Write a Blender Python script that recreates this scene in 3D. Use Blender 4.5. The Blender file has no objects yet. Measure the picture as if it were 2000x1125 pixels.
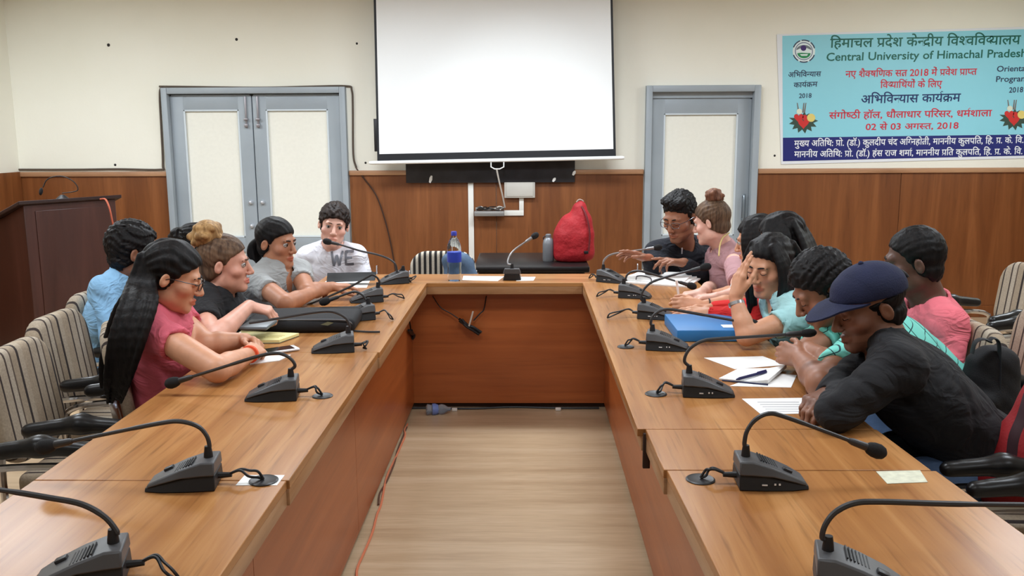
import bpy, bmesh, math, random
import numpy as np
from mathutils import Vector, Matrix
random.seed(7); rng = np.random.default_rng(7)
C = bpy.context.scene.collection
SC = bpy.context.scene
R_ = math.radians

# ------------------------------------------------------------------ camera
F_PX, CAM_H, PITCH, YAW, ROLL = 1732.0, 1.544, R_(9.742), R_(1.029), R_(0.3)
_fw = np.array([-math.sin(YAW)*math.cos(PITCH), math.cos(YAW)*math.cos(PITCH), -math.sin(PITCH)])
_r0 = np.array([math.cos(YAW), math.sin(YAW), 0.0]); _u0 = np.cross(_r0, _fw)
_ri = _r0*math.cos(ROLL) - _u0*math.sin(ROLL); _up = _u0*math.cos(ROLL) + _r0*math.sin(ROLL)
CAM_O = np.array([0, 0, CAM_H])
def _ray(px, py): return _fw*F_PX + _ri*(px-1000) - _up*(py-562.5)
def A(px, py, Y):                                   # point seen at a pixel, at depth Y
    d = _ray(px, py); return CAM_O + d*(Y/d[1])
def T(px, py, z=0.75):                              # point seen at a pixel, at height z
    d = _ray(px, py); return CAM_O + d*((z-CAM_H)/d[2])
cam = bpy.data.cameras.new('camera'); cam.sensor_width = 36; cam.lens = F_PX/2000*36
cam.clip_start = 0.05; cam.clip_end = 60
cam_o = bpy.data.objects.new('camera', cam); C.objects.link(cam_o)
cam_o.matrix_world = Matrix(((_ri[0], _up[0], -_fw[0], 0), (_ri[1], _up[1], -_fw[1], 0), (_ri[2], _up[2], -_fw[2], CAM_H), (0, 0, 0, 1)))
SC.camera = cam_o
SC.view_settings.view_transform = 'Standard'; SC.view_settings.look = 'None'
SC.view_settings.gamma = 1; SC.view_settings.use_curve_mapping = False
SC.view_settings.exposure = 0.12
wd = bpy.data.worlds.new('world'); SC.world = wd; wd.use_nodes = True
wd.node_tree.nodes['Background'].inputs[0].default_value = (0.9, 0.95, 1, 1)
wd.node_tree.nodes['Background'].inputs[1].default_value = 0.3
# ------------------------------------------------------------------ lights: the ceiling's fluorescent panels and the projector
def area(x, y, z, sx, sy, w, col=(0.92, 1.0, 1.08)):
    l = bpy.data.lights.new('ceiling_lamp', 'AREA'); l.shape = 'RECTANGLE'; l.size = sx; l.size_y = sy
    l.energy = w; l.color = col
    o = bpy.data.objects.new('ceiling_lamp', l); C.objects.link(o); o.location = (x, y, z); return o
for ly, lw, xs in ((0.2, 12, (-2.3, 0.0, 2.3)), (2.7, 27, (-2.3, 0.0, 2.3)), (5.5, 44, (-3.5, -1.25, 0.55, 3.5))):
    for lx in xs: area(lx, ly, 2.70, 1.0, 0.5, lw)
sp = bpy.data.lights.new('projector_beam', 'SPOT'); sp.energy = 95; sp.spot_size = R_(29); sp.spot_blend = 0.9
sp.color = (0.90, 0.97, 1.0); sp.shadow_soft_size = 0.05
spo = bpy.data.objects.new('projector_beam', sp); C.objects.link(spo); spo.location = (-0.1, 3.6, 2.62)
spo.rotation_euler = (Vector((-0.08, 7.2, 1.66)) - Vector(spo.location)).to_track_quat('-Z', 'Y').to_euler()

# ------------------------------------------------------------------ materials
def lin(c):
    c = [x/255 for x in c]
    return tuple((x/12.92 if x <= .04045 else ((x+.055)/1.055)**2.4) for x in c) + (1,)
_M = {}
class NT:
    def __init__(s, name):
        s.m = bpy.data.materials.new(name); s.m.use_nodes = True; s.t = s.m.node_tree
        s.b = s.t.nodes['Principled BSDF']
    def n(s, typ, **kw):
        nd = s.t.nodes.new(typ)
        for k, v in kw.items():
            if k.startswith('i_'): nd.inputs[int(k[2:]) if k[2:].isdigit() else k[2:].replace('_', ' ')].default_value = v
            else: setattr(nd, k, v)
        return nd
    def l(s, a, b): s.t.links.new(a, b)
    def coords(s, scale=(1, 1, 1), rot=(0, 0, 0), kind='Object'):
        tc = s.n('ShaderNodeTexCoord'); mp = s.n('ShaderNodeMapping')
        mp.inputs['Scale'].default_value = scale; mp.inputs['Rotation'].default_value = rot
        s.l(tc.outputs[kind], mp.inputs[0]); return mp.outputs[0]
    def ramp(s, fac, stops, interp='LINEAR'):
        r = s.n('ShaderNodeValToRGB'); e = r.color_ramp.elements; r.color_ramp.interpolation = interp
        while len(e) > 1: e.remove(e[-1])
        e[0].position = stops[0][0]; e[0].color = stops[0][1]
        for p, c in stops[1:]:
            x = e.new(p); x.color = c
        s.l(fac, r.inputs[0]); return r.outputs[0]
    def bump(s, h, strength, dist=0.01):
        b = s.n('ShaderNodeBump'); b.inputs['Strength'].default_value = strength; b.inputs['Distance'].default_value = dist
        s.l(h, b.inputs['Height']); s.l(b.outputs[0], s.b.inputs['Normal'])
def set_b(b, **kw):
    for k, v in kw.items(): b.inputs[k].default_value = v
def M(name, col=None, rough=.5, metal=0., var=None, bump=None, trans=0., spec=.5, ior=1.45, sheen=0, aniso=(1, 1, 1), coat=0):
    if name in _M: return _M[name]
    t = NT(name); c = lin(col)
    set_b(t.b, **{'Base Color': c, 'Roughness': rough, 'Metallic': metal, 'Transmission Weight': trans, 'Specular IOR Level': spec, 'IOR': ior, 'Sheen Weight': sheen, 'Coat Weight': coat})
    if var:
        nz = t.n('ShaderNodeTexNoise', i_Scale=var[0], i_Detail=4.0); t.l(t.coords(aniso), nz.inputs[0])
        d = var[1]; lo = tuple(x*(1-d) for x in c[:3])+(1,); hi = tuple(min(1, x*(1+d)) for x in c[:3])+(1,)
        t.l(t.ramp(nz.outputs[0], [(.3, lo), (.7, hi)]), t.b.inputs['Base Color'])
    if bump:
        nz = t.n('ShaderNodeTexNoise', i_Scale=bump[0], i_Detail=5.0); t.l(t.coords(aniso), nz.inputs[0])
        t.bump(nz.outputs[0], bump[1], bump[2] if len(bump) > 2 else .005)
    _M[name] = t.m; return t.m
def wood(name, c1, c2, c3, grain=(1, 1, 1), scale=6., rough=.3, dark=.5, bumps=.03, coat=0):
    """grain: scale per axis (small along the grain)"""
    if name in _M: return _M[name]
    t = NT(name); v = t.coords(grain)
    n1 = t.n('ShaderNodeTexNoise', i_Scale=scale, i_Detail=6.0, i_Roughness=.6, i_Distortion=.6); t.l(v, n1.inputs[0])
    n2 = t.n('ShaderNodeTexNoise', i_Scale=scale*7, i_Detail=3.0); t.l(v, n2.inputs[0])
    a = t.ramp(n1.outputs[0], [(.3, lin(c1)), (.52, lin(c2)), (.72, lin(c3))])
    k = tuple([dark]*3)+(1,)
    b = t.ramp(n2.outputs[0], [(.28, k), (.45, (1, 1, 1, 1))])
    mx = t.n('ShaderNodeMix', data_type='RGBA', blend_type='MULTIPLY'); mx.inputs[0].default_value = .7
    t.l(a, mx.inputs[6]); t.l(b, mx.inputs[7]); t.l(mx.outputs[2], t.b.inputs['Base Color'])
    set_b(t.b, Roughness=rough, **{'Coat Weight': coat, 'Coat Roughness': .15})
    if bumps: t.bump(n2.outputs[0], bumps, .002)
    _M[name] = t.m; return t.m
def stripes(name, axis, period, base, darks, light, rough=.9):
    if name in _M: return _M[name]
    t = NT(name); tc = t.n('ShaderNodeTexCoord'); sx = t.n('ShaderNodeSeparateXYZ'); t.l(tc.outputs['Object'], sx.inputs[0])
    m1 = t.n('ShaderNodeMath', operation='MULTIPLY'); m1.inputs[1].default_value = 1/period; t.l(sx.outputs[axis], m1.inputs[0])
    m2 = t.n('ShaderNodeMath', operation='FRACT'); t.l(m1.outputs[0], m2.inputs[0])
    st = []
    for p, c in (darks): st.append((p, lin(c)))
    col = t.ramp(m2.outputs[0], st, 'CONSTANT')
    nz = t.n('ShaderNodeTexNoise', i_Scale=160.0, i_Detail=2.0); t.l(tc.outputs['Object'], nz.inputs[0])
    mx = t.n('ShaderNodeMix', data_type='RGBA', blend_type='MULTIPLY'); mx.inputs[0].default_value = .5
    t.l(col, mx.inputs[6]); t.l(nz.outputs[0], mx.inputs[7]); 
    t.l(mx.outputs[2], t.b.inputs['Base Color']); set_b(t.b, Roughness=rough); t.bump(nz.outputs[0], .2, .003)
    _M[name] = t.m; return t.m

# ------------------------------------------------------------------ mesh helpers
class MB:
    def __init__(s): s.v = []; s.f = []; s.fm = []; s.cur = 0
    def add(s, vs, fs):
        o = len(s.v); s.v.extend([tuple(map(float, p)) for p in vs]); s.f.extend([tuple(i+o for i in f) for f in fs]); s.fm.extend([s.cur]*len(fs)); return s
    def box(s, c, d, bev=0., rot=None, seg=2):
        bm = bmesh.new(); bmesh.ops.create_cube(bm, size=1)
        for v in bm.verts: v.co = Vector((v.co.x*d[0], v.co.y*d[1], v.co.z*d[2]))
        if bev: bmesh.ops.bevel(bm, geom=list(bm.edges), offset=bev, segments=seg, affect='EDGES', profile=.5)
        m = Matrix.Translation(Vector(c)) @ (rot.to_4x4() if rot else Matrix.Identity(4))
        bm.transform(m); bm.verts.index_update()
        s.add([v.co[:] for v in bm.verts], [[v.index for v in f.verts] for f in bm.faces]); bm.free(); return s
    def tube(s, pts, r, n=8, cap=True, closed=False, flat=None):
        P = [np.array(p, float) for p in pts]; k = len(P)
        rr = r if hasattr(r, '__len__') else [r]*k
        tg = [P[min(i+1, k-1)]-P[max(i-1, 0)] if not closed else P[(i+1) % k]-P[i-1] for i in range(k)]
        tg = [t/(np.linalg.norm(t)+1e-12) for t in tg]
        a = np.cross(tg[0], [0, 0, 1.]);
        if np.linalg.norm(a) < .05: a = np.cross(tg[0], [0, 1., 0])
        a /= np.linalg.norm(a); vs = []
        for i in range(k):
            a = a-tg[i]*np.dot(a, tg[i]); a /= np.linalg.norm(a)+1e-12; b = np.cross(tg[i], a)
            for j in range(n):
                th = 2*math.pi*j/n; ca, sa = math.cos(th), math.sin(th)
                if flat: sa *= flat
                vs.append(P[i]+(a*ca+b*sa)*rr[i])
        fs = []
        for i in range(k if closed else k-1):
            for j in range(n):
                i2 = (i+1) % k
                fs.append((i*n+j, i*n+(j+1) % n, i2*n+(j+1) % n, i2*n+j))
        if cap and not closed:
            fs.append(tuple(range(n))[::-1]); fs.append(tuple((k-1)*n+j for j in range(n)))
        return s.add(vs, fs)
    def lathe(s, prof, c=(0, 0, 0), n=24, rot=None):
        vs = []; k = len(prof)
        for (r, z) in prof:
            for j in range(n):
                th = 2*math.pi*j/n; p = Vector((r*math.cos(th), r*math.sin(th), z))
                if rot: p = rot @ p
                vs.append((p.x+c[0], p.y+c[1], p.z+c[2]))
        fs = [(i*n+j, i*n+(j+1) % n, (i+1)*n+(j+1) % n, (i+1)*n+j) for i in range(k-1) for j in range(n)]
        fs.append(tuple(range(n))[::-1]); fs.append(tuple((k-1)*n+j for j in range(n)))
        return s.add(vs, fs)
    def prism(s, poly, z0, z1):                      # poly in xy
        n = len(poly); vs = [(p[0], p[1], z0) for p in poly]+[(p[0], p[1], z1) for p in poly]
        fs = [tuple(range(n))[::-1], tuple(range(n, 2*n))]+[(i, (i+1) % n, n+(i+1) % n, n+i) for i in range(n)]
        return s.add(vs, fs)
    def ball(s, c, r, nu=16, nv=10, rot=None):
        rx, ry, rz = r if hasattr(r, '__len__') else (r, r, r)
        vs = []; fs = []
        for i in range(nv+1):
            ph = math.pi*i/nv
            for j in range(nu):
                th = 2*math.pi*j/nu; p = Vector((rx*math.sin(ph)*math.cos(th), ry*math.sin(ph)*math.sin(th), rz*math.cos(ph)))
                if rot: p = rot @ p
                vs.append((c[0]+p.x, c[1]+p.y, c[2]+p.z))
        for i in range(nv):
            for j in range(nu): fs.append((i*nu+j, (i+1)*nu+j, (i+1)*nu+(j+1) % nu, i*nu+(j+1) % nu))
        return s.add(vs, fs)
    def xf(s, m):
        s.v = [tuple(m @ Vector(p)) for p in s.v]; return s
    def build(s, name, mat, parent=None, angle=35, bev=0, origin=None):
        me = bpy.data.meshes.new(name)
        org = Vector(origin) if origin is not None else Vector((0, 0, 0))
        me.from_pydata([tuple(Vector(p)-org) for p in s.v], [], s.f)
        for m in (mat if isinstance(mat, (list, tuple)) else [mat]): me.materials.append(m)
        if any(s.fm): me.polygons.foreach_set('material_index', s.fm)
        bm = bmesh.new(); bm.from_mesh(me); bmesh.ops.remove_doubles(bm, verts=bm.verts, dist=1e-6)
        bmesh.ops.recalc_face_normals(bm, faces=bm.faces); bm.to_mesh(me); bm.free()
        me.polygons.foreach_set('use_smooth', [True]*len(me.polygons)); me.set_sharp_from_angle(angle=R_(angle))
        o = bpy.data.objects.new(name, me); C.objects.link(o); o.parent = parent; o.location = org
        if bev:
            b = o.modifiers.new('bevel', 'BEVEL'); b.width = bev; b.segments = 2; b.limit_method = 'ANGLE'
        return o
def tag(o, label=None, cat=None, group=None, kind=None):
    if label: o['label'] = label
    if cat: o['category'] = cat
    if group: o['group'] = group
    if kind: o['kind'] = kind
    return o
def empty(name, loc, rz=0, label=None, cat=None, group=None):
    o = bpy.data.objects.new(name, None); C.objects.link(o); o.location = loc; o.rotation_euler = (0, 0, rz); o.empty_display_size = .1
    return tag(o, label, cat, group)
def structure(o): o['kind'] = 'structure'; return o
def dup(o, parent=None):
    c = o.copy(); C.objects.link(c); c.parent = parent
    for ch in list(o.children): dup(ch, c)
    return c
def catmull(pts, n=8):
    P = [np.array(p, float) for p in pts]; P = [2*P[0]-P[1]]+P+[2*P[-1]-P[-2]]; out = []
    for i in range(1, len(P)-2):
        for t in np.linspace(0, 1, n, endpoint=False):
            a, b, c, d = P[i-1:i+3]
            out.append(.5*((2*b)+(-a+c)*t+(2*a-5*b+4*c-d)*t*t+(-a+3*b-3*c+d)*t**3))
    out.append(P[-2]); return out
# ------------------------------------------------------------------ setting
YW = 7.5                                             # back wall
XL, XR, YF, ZC = -4.3, 4.3, -3.0, 2.85
def wallmat():
    t = NT('cream_wall_paint'); v = t.coords()
    n = t.n('ShaderNodeTexNoise', i_Scale=1.3, i_Detail=5.0); t.l(v, n.inputs[0])
    t.l(t.ramp(n.outputs[0], [(.3, lin((238, 236, 222))), (.7, lin((243, 241, 229)))]), t.b.inputs['Base Color'])
    n2 = t.n('ShaderNodeTexNoise', i_Scale=45.0, i_Detail=4.0); t.l(v, n2.inputs[0]); t.bump(n2.outputs[0], .15, .004)
    set_b(t.b, Roughness=.65); return t.m
WALL = wallmat()
def floormat():
    t = NT('tan_vinyl_floor'); v = t.coords((.35, 5.0, 1))
    n = t.n('ShaderNodeTexNoise', i_Scale=2.2, i_Detail=5.0, i_Roughness=.65); t.l(v, n.inputs[0])
    n2 = t.n('ShaderNodeTexNoise', i_Scale=30.0, i_Detail=2.0); t.l(t.coords((.25, 3.0, 1)), n2.inputs[0])
    a = t.ramp(n.outputs[0], [(.3, lin((176, 149, 117))), (.5, lin((193, 167, 134))), (.72, lin((206, 182, 151)))])
    b = t.ramp(n2.outputs[0], [(.3, (.86, .84, .82, 1)), (.6, (1, 1, 1, 1))])
    mx = t.n('ShaderNodeMix', data_type='RGBA', blend_type='MULTIPLY'); mx.inputs[0].default_value = .7
    t.l(a, mx.inputs[6]); t.l(b, mx.inputs[7]); t.l(mx.outputs[2], t.b.inputs['Base Color'])
    set_b(t.b, Roughness=.32); return t.m
structure(MB().box(((XL+XR)/2, (YF+YW)/2, -.05), (XR-XL+.4, YW-YF+.4, .1)).build('floor', floormat()))
structure(MB().box(((XL+XR)/2, (YF+YW)/2, ZC+.05), (XR-XL+.4, YW-YF+.4, .1)).build('ceiling', M('white_ceiling', (236, 234, 226), .9, var=(2, .03))))
structure(MB().box((XL-.1, (YF+YW)/2, ZC/2), (.2, YW-YF, ZC)).build('wall_left', WALL))
structure(MB().box((XR+.1, (YF+YW)/2, ZC/2), (.2, YW-YF, ZC)).build('wall_right', WALL))
structure(MB().box(((XL+XR)/2, YF-.1, ZC/2), (XR-XL, .2, ZC)).build('wall_front', WALL))
D1 = (A(318, 172, YW)[0], A(676, 172, YW)[0], A(500, 171, YW)[2])
D2 = (A(1261, 168, YW)[0], A(1484, 168, YW)[0], A(1370, 167, YW)[2])
wb = MB()
for x0, x1 in ((XL, D1[0]), (D1[1], D2[0]), (D2[1], XR)): wb.box(((x0+x1)/2, YW+.1, ZC/2), (x1-x0, .2, ZC))
for d in (D1, D2): wb.box(((d[0]+d[1])/2, YW+.1, (d[2]+ZC)/2), (d[1]-d[0], .2, ZC-d[2]))
for d in (D1, D2): wb.box(((d[0]+d[1])/2, YW+.17, d[2]/2), (d[1]-d[0], .06, d[2]))
wall = structure(wb.build('wall_back', WALL))
WAIN = wood('varnished_wall_panelling', (104, 58, 28), (124, 73, 37), (142, 87, 48), (3.2, 3.2, .22), 2.4, .38, .72)
TRIMW = wood('pale_wood_trim', (150, 108, 76), (172, 128, 94), (186, 144, 108), (.3, 3, 3), 3, .45, .8)
ZW = 1.265
for i, (x0, x1) in enumerate(((XL, D1[0]-.005), (D1[1]+.005, D2[0]-.005), (D2[1]+.005, XR))):
    b = MB(); n = max(1, round((x1-x0)/1.22)); w = (x1-x0)/n
    zt = ZW-.03
    for k in range(n): b.box((x0+w*(k+.5), YW-.011, zt/2+.05), (w-.003, .02, zt-.1), .0015, seg=1)
    o = structure(b.build('trim_%d' % (i+1), WAIN))
    structure(MB().box(((x0+x1)/2, YW-.02, ZW-.022), (x1-x0, .042, .04), .006).build('wainscot_cap', TRIMW, o))
    structure(MB().box(((x0+x1)/2, YW-.018, .05), (x1-x0, .034, .1), .004).build('skirting', WAIN, o))
for s, x in (('left', XL), ('right', XR)):
    sg = 1 if s == 'left' else -1
    structure(MB().box((x+sg*.012, (YF+YW)/2, ZW/2), (.02, YW-YF-.06, ZW)).build('trim_%d' % (4 if sg > 0 else 5), WAIN))
# wall blemishes: nails, plugs, stains
DARK = M('dark_speck', (40, 36, 34), .7)
for i, (px, py, r, lb) in enumerate(((212, 88, 5, 'small dark nail hole high on the cream wall above the podium'), (462, 77, 4.5, 'small dark nail hole high on the cream wall above the double door'),
      (697, 85, 3.5, 'small dark nail hole beside the upper left edge of the screen'), (714, 318, 3.5, 'small dark nail just left of the screen bar tip'), (1513, 304, 3.5, 'small dark nail at the lower left of the banner'), (225, 322, 4, 'small dark nail just above the wainscot behind the podium'))):
    p = A(px, py, YW); rr = r*.62*YW/F_PX
    tag(MB().lathe([(rr*.5, 0), (rr, .002), (rr*.7, .006), (rr*.2, .008)], (p[0], YW+.001, p[2]), 10, Matrix.Rotation(R_(90), 3, 'X')).build('wall_nail', DARK), lb, 'nail', 'nails in the back wall')

# ------------------------------------------------------------------ doors
DOORG = M('blue_grey_door_paint', (156, 165, 172), .42, var=(3, .06), bump=(30, .05))
DOORC = M('cream_door_panel', (238, 237, 226), .6, var=(40, .02))
STEEL = M('brushed_steel', (170, 172, 176), .3, 1.0)
BLK = M('black_plastic', (26, 25, 27), .45)
def leaf(x0, x1, z1, parent, yy):
    lf = MB(); st = .115; zb = .02
    lf.box((x0+st/2, yy, z1/2), (st, .04, z1-zb), .004).box((x1-st/2, yy, z1/2), (st, .04, z1-zb), .004)
    zr = .64
    for z in (z1-.065, zr, .1): lf.box(((x0+x1)/2, yy, z), (x1-x0-.02, .036, .13 if z > .2 else .18), .004)
    o = structure(lf.build('door_leaf', DOORG, parent))
    pn = MB()
    for z0, z2 in ((zr+.066, z1-.13), (.19, zr-.066)): pn.box(((x0+x1)/2, yy+.008, (z0+z2)/2), (x1-x0-2*st+.02, .014, z2-z0))
    structure(pn.build('door_panel', DOORC, o))
    fr = MB()
    a, b, c, d = x0+st, x1-st, zr+.066, z1-.13
    for p, q in (((a, c), (b, c)), ((a, d), (b, d)), ((a, c), (a, d)), ((b, c), (b, d))):
        fr.box(((p[0]+q[0])/2, yy-.014, (p[1]+q[1])/2), (abs(q[0]-p[0])+.014, .016, abs(q[1]-p[1])+.014), .003)
    structure(fr.build('door_bead', M('pale_door_bead', (205, 214, 220), .45), o))
    return o
def casing(d, parent, cw, name='door_frame'):
    b = MB(); x0, x1, z = d
    b.box((x0+cw/2, YW-.01, z/2), (cw, .1, z), .005).box((x1-cw/2, YW-.01, z/2), (cw, .1, z), .005).box(((x0+x1)/2, YW-.01, z-cw/2), (x1-x0-2*cw, .096, cw), .004)
    return structure(b.build(name, DOORG, parent))
d1 = structure(empty('door_1', ((D1[0]+D1[1])/2, YW, 0))); d1.location = (0, 0, 0)
casing(D1, d1, .05)
xm = A(497, 300, YW)[0]
dl = leaf(D1[0]+.05, xm-.004, D1[2]-.055, d1, YW+.02); dr = leaf(xm+.004, D1[1]-.05, D1[2]-.055, d1, YW+.02)
for o, sx in ((dl, -1), (dr, 1)):
    x = xm+sx*.05
    zt = D1[2]-.07
    b = MB().box((x, YW-.012, zt-.13), (.016, .012, .26), .003).box((x, YW-.02, zt-.19), (.034, .022, .02), .004).box((x, YW-.02, zt-.24), (.03, .018, .03), .006)
    structure(b.build('door_bolt', M('bolt_grey', (150, 146, 150), .4, .6), o))
    for z in (A(500, 395, YW)[2], A(500, 441, YW)[2]):
        structure(MB().lathe([(.02, 0), (.02, .012), (.012, .03), (.004, .034)], (x, YW+.002, z), 14, Matrix.Rotation(R_(90), 3, 'X')).build('door_knob', M('pale_knob', (196, 200, 206), .3, .4), o))
d2 = structure(empty('door_2', (0, 0, 0)))
casing(D2, d2, .052)
rv = MB().box(((D2[0]+D2[1])/2, YW+.03, D2[2]-.075), (D2[1]-D2[0]-.1, .03, .05)); structure(rv.build('door_reveal', DOORG, d2))
l2 = leaf(D2[0]+.052, D2[1]-.052, D2[2]-.1, d2, YW+.05)
hx = A(1452, 400, YW)[0]; z0, z1 = A(1452, 428, YW)[2], A(1452, 385, YW)[2]
structure(MB().tube(catmull([(hx, YW+.03, z1), (hx, YW-.01, z1), (hx+.0, YW-.01, z0), (hx, YW+.03, z0)], 5), .008).box((hx+.006, YW+.028, (z0+z1)/2), (.03, .006, z1-z0+.05), .002).build('door_handle', M('handle_grey', (140, 150, 158), .35, .7), l2))

# ------------------------------------------------------------------ cables on the wall
def cable(name, pts, r, mat, lb, cat='cable', n=6, smooth=6):
    o = MB().tube(catmull(pts, smooth), r, n).build(name, mat); return tag(o, lb, cat)
CAB = M('grey_brown_cable', (92, 80, 70), .6)
yc = YW-.012
pp = [(0, 331), (140, 331), (230, 330), (312, 331), (318, 322), (315, 250), (312, 190), (315, 171), (328, 169), (500, 171), (600, 169), (676, 168), (687, 176), (689, 210), (690, 300), (696, 328)]
cable('wall_cable', [A(x, y, YW-.052) if 300 < x < 700 and False else A(x, y, yc) for x, y in pp], .0085, CAB, 'grey cable stapled around the double grey door frame')
pp = [(696, 329), (712, 350), (735, 382), (752, 430), (764, 480), (772, 528), (774, 560)]
cable('wall_cable', [A(x, y, YW-.032) for x, y in pp], .006, M('brown_cable', (58, 34, 22), .6), 'thin dark cable hanging down the wood panelling right of the double door')

# ------------------------------------------------------------------ projection screen, blackboard strip behind it
YS = 7.22
scr = empty('projection_screen', (0, YS, 0), label='white roll-down projection screen with black borders hanging on the back wall', cat='screen')
def S(px, py, dy=0): p = A(px, py, YS); return (p[0], dy, p[2])
tl, tr, br, bl = (727, -120), (1194, -120), (1203, 306), (737, 316)
def quadpanel(q, y, th):
    f = [np.array(S(*p)) for p in q]; v = []
    for p in f: v.append((p[0], y, p[2]))
    for p in f: v.append((p[0], y+th, p[2]))
    return MB().add(v, [(0, 1, 2, 3), (7, 6, 5, 4), (0, 4, 5, 1), (1, 5, 6, 2), (2, 6, 7, 3), (3, 7, 4, 0)])
quadpanel([tl, tr, br, bl], 0, .004).build('black_border', M('black_screen_border', (24, 26, 32), .55), scr)
quadpanel([(732, -112), (1190, -112), (1198, 291), (741, 301)], -.002, .0015).build('white_fabric', M('white_screen_fabric', (240, 243, 244), .8), scr)
a, b = S(721, 318), S(1219, 308)
MB().tube([a, (a[0]+.02, 0, a[2]), (b[0]-.02, 0, b[2]), b], [.012, .015, .015, .012], 12).build('bottom_bar', M('white_enamel', (236, 238, 238), .35), scr)
MB().box((a[0]*0+S(733, 240)[0]-.0, .02, (S(733, 232)[2]+S(733, 296)[2])/2), (.03, .03, S(733, 232)[2]-S(733, 296)[2]), .003).build('side_clip', BLK, scr)
tp = S(960, -130)
MB().box((tp[0], .03, tp[2]), (2.25, .09, .1), .012).build('roller_case', M('white_enamel', (236, 238, 238), .35), scr)
hk = [S(959, 316), S(959, 326), S(966, 330), S(976, 330), S(984, 326), S(984, 316)]
MB().tube(hk, .005, 8).build('pull_handle', M('white_enamel', (236, 238, 238), .35), scr)
p0, p1 = S(970, 330), S(985, 400)
cd = [A(970, 330, YS+.0), A(974, 350, YS+.05), A(981, 380, YS+.14), A(986, 405, YW-.05)]
tag(MB().tube(catmull(cd, 6), [.007]*19, 6).build('pull_cord', M('white_cord', (205, 200, 194), .7)), 'off-white pull cord hanging from the screen handle to the cable shelf', 'cord')
x0, x1 = A(795, 340, YW)[0], A(1122, 340, YW)[0]
z0, z1 = A(960, 356, YW)[2], A(960, 300, YW)[2]
bb = tag(MB().box(((x0+x1)/2, YW-.06, (z0+2.3)/2), (x1-x0, .025, 2.3-z0), .004).build('blackboard', M('worn_blackboard', (38, 37, 42), .5, var=(9, .35))), 'worn black board behind the screen, only its lower strip showing', 'board')
for px, py, w, h, lb in ((841, 350, 7, 14, 'larger torn white paper scrap at the left of the black strip'), (1082, 351, 7, 8, 'small white paper scrap low on the right of the black strip'), (1121, 338, 7, 9, 'small white paper scrap at the right end of the black strip')):
    p = A(px, py, YW-.08); k = YW/F_PX
    q = [(-.5, -.4), (-.1, -.55), (.45, -.1), (.5, .45), (.1, .5), (-.3, .2)]
    m = MB(); m.add([(p[0]+a*w*k, YW-.078, p[2]+b*h*k) for a, b in q]+[(p[0]+a*w*k, YW-.0735, p[2]+b*h*k) for a, b in q], [(0, 1, 2, 3, 4, 5), (11, 10, 9, 8, 7, 6)]+[(i, (i+1) % 6, 6+(i+1) % 6, 6+i) for i in range(6)])
    tag(m.build('paper_scrap', M('white_paper', (244, 244, 242), .8)), lb, 'scrap', 'paper scraps on the black board')

# ------------------------------------------------------------------ conduit and switch box on the panelling
WHP = M('white_pvc', (226, 224, 218), .45)
def wb(px0, py0, px1, py1, d, yoff=.021):
    a, b = A(px0, py0, YW-yoff-d/2), A(px1, py1, YW-yoff-d/2)
    return ((a[0]+b[0])/2, YW-yoff-d/2-.001, (a[2]+b[2])/2), (abs(b[0]-a[0]), d, abs(a[2]-b[2]))
tag(MB().box(*wb(914, 354, 927, 545, .018), .003).build('cable_conduit', WHP), 'tall white vertical cable conduit on the wood panelling', 'conduit')
c2 = MB(); c2.box(*wb(928, 411, 1023, 421, .016), .003).box(*wb(1014, 386, 1023, 411, .016), .003)
tag(c2.build('cable_conduit', WHP), 'white L-shaped conduit running up to the switch box', 'conduit')
sbx = empty('switch_box', (0, 0, 0), label='pale grey switch box on the panelling below the screen', cat='switch box')
MB().box(*wb(985, 353, 1045, 386, .05), .004).build('box_body', M('pale_grey_box', (186, 182, 174), .5), sbx)
MB().box(*wb(989, 356, 1041, 383, .056), .003).build('box_cover', M('pale_grey_cover', (196, 192, 184), .5), sbx)
sh = empty('cable_shelf', (0, 0, 0), label='small metal shelf heaped with coiled wires beside the vertical conduit', cat='shelf')
MB().box(*wb(927, 412, 985, 421, .12), .004).build('shelf_board', M('dull_metal', (150, 148, 146), .4, .5), sh)
for k in range(7):
    pts = []
    c, d = wb(930, 403, 984, 413, .1)
    for i in range(7): pts.append((c[0]+d[0]*(i/6-.5), c[1]+random.uniform(-.035, .03), c[2]+random.uniform(-.012, .02)))
    MB().tube(catmull(pts, 5), .005, 6).build('coiled_wire', M(['black_wire', 'white_wire', 'grey_wire'][k % 3], [(30, 28, 28), (214, 210, 202), (110, 100, 92)][k % 3], .5), sh)
# ------------------------------------------------------------------ printed banner
YB = YW-.006
_G = {}
def _text_mesh(s):
    c = bpy.data.curves.new('t', 'FONT'); c.body = s; c.resolution_u = 3; c.offset = .014
    o = bpy.data.objects.new('t', c); C.objects.link(o); bpy.context.view_layer.update()
    m = o.evaluated_get(bpy.context.evaluated_depsgraph_get()).to_mesh()
    v = np.array([p.co[:2] for p in m.vertices]).reshape(-1, 2); f = [tuple(p.vertices) for p in m.polygons]
    o.to_mesh_clear(); bpy.data.objects.remove(o); bpy.data.curves.remove(c); return v, f
def glyph(ch):
    if ch not in _G:
        v, f = _text_mesh(ch); w2 = _text_mesh(ch+'llllll')[0][:, 0].max(); w1 = _text_mesh('llllll')[0][:, 0].max()
        _G[ch] = (v, f, w2-w1)
    return _G[ch]
def clip_x(v, f, xc):
    nv = [tuple(p) for p in v]; nf = []
    for q in f:
        P = [nv[i] for i in q]; out = []
        for a, b in zip(P, P[1:]+P[:1]):
            if a[0] <= xc: out.append(a)
            if (a[0] <= xc) != (b[0] <= xc):
                t = (xc-a[0])/(b[0]-a[0]); out.append((xc, a[1]+t*(b[1]-a[1])))
        if len(out) > 2:
            k = len(nv); nv.extend(out); nf.append(tuple(range(k, k+len(out))))
    return np.array(nv), nf
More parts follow.
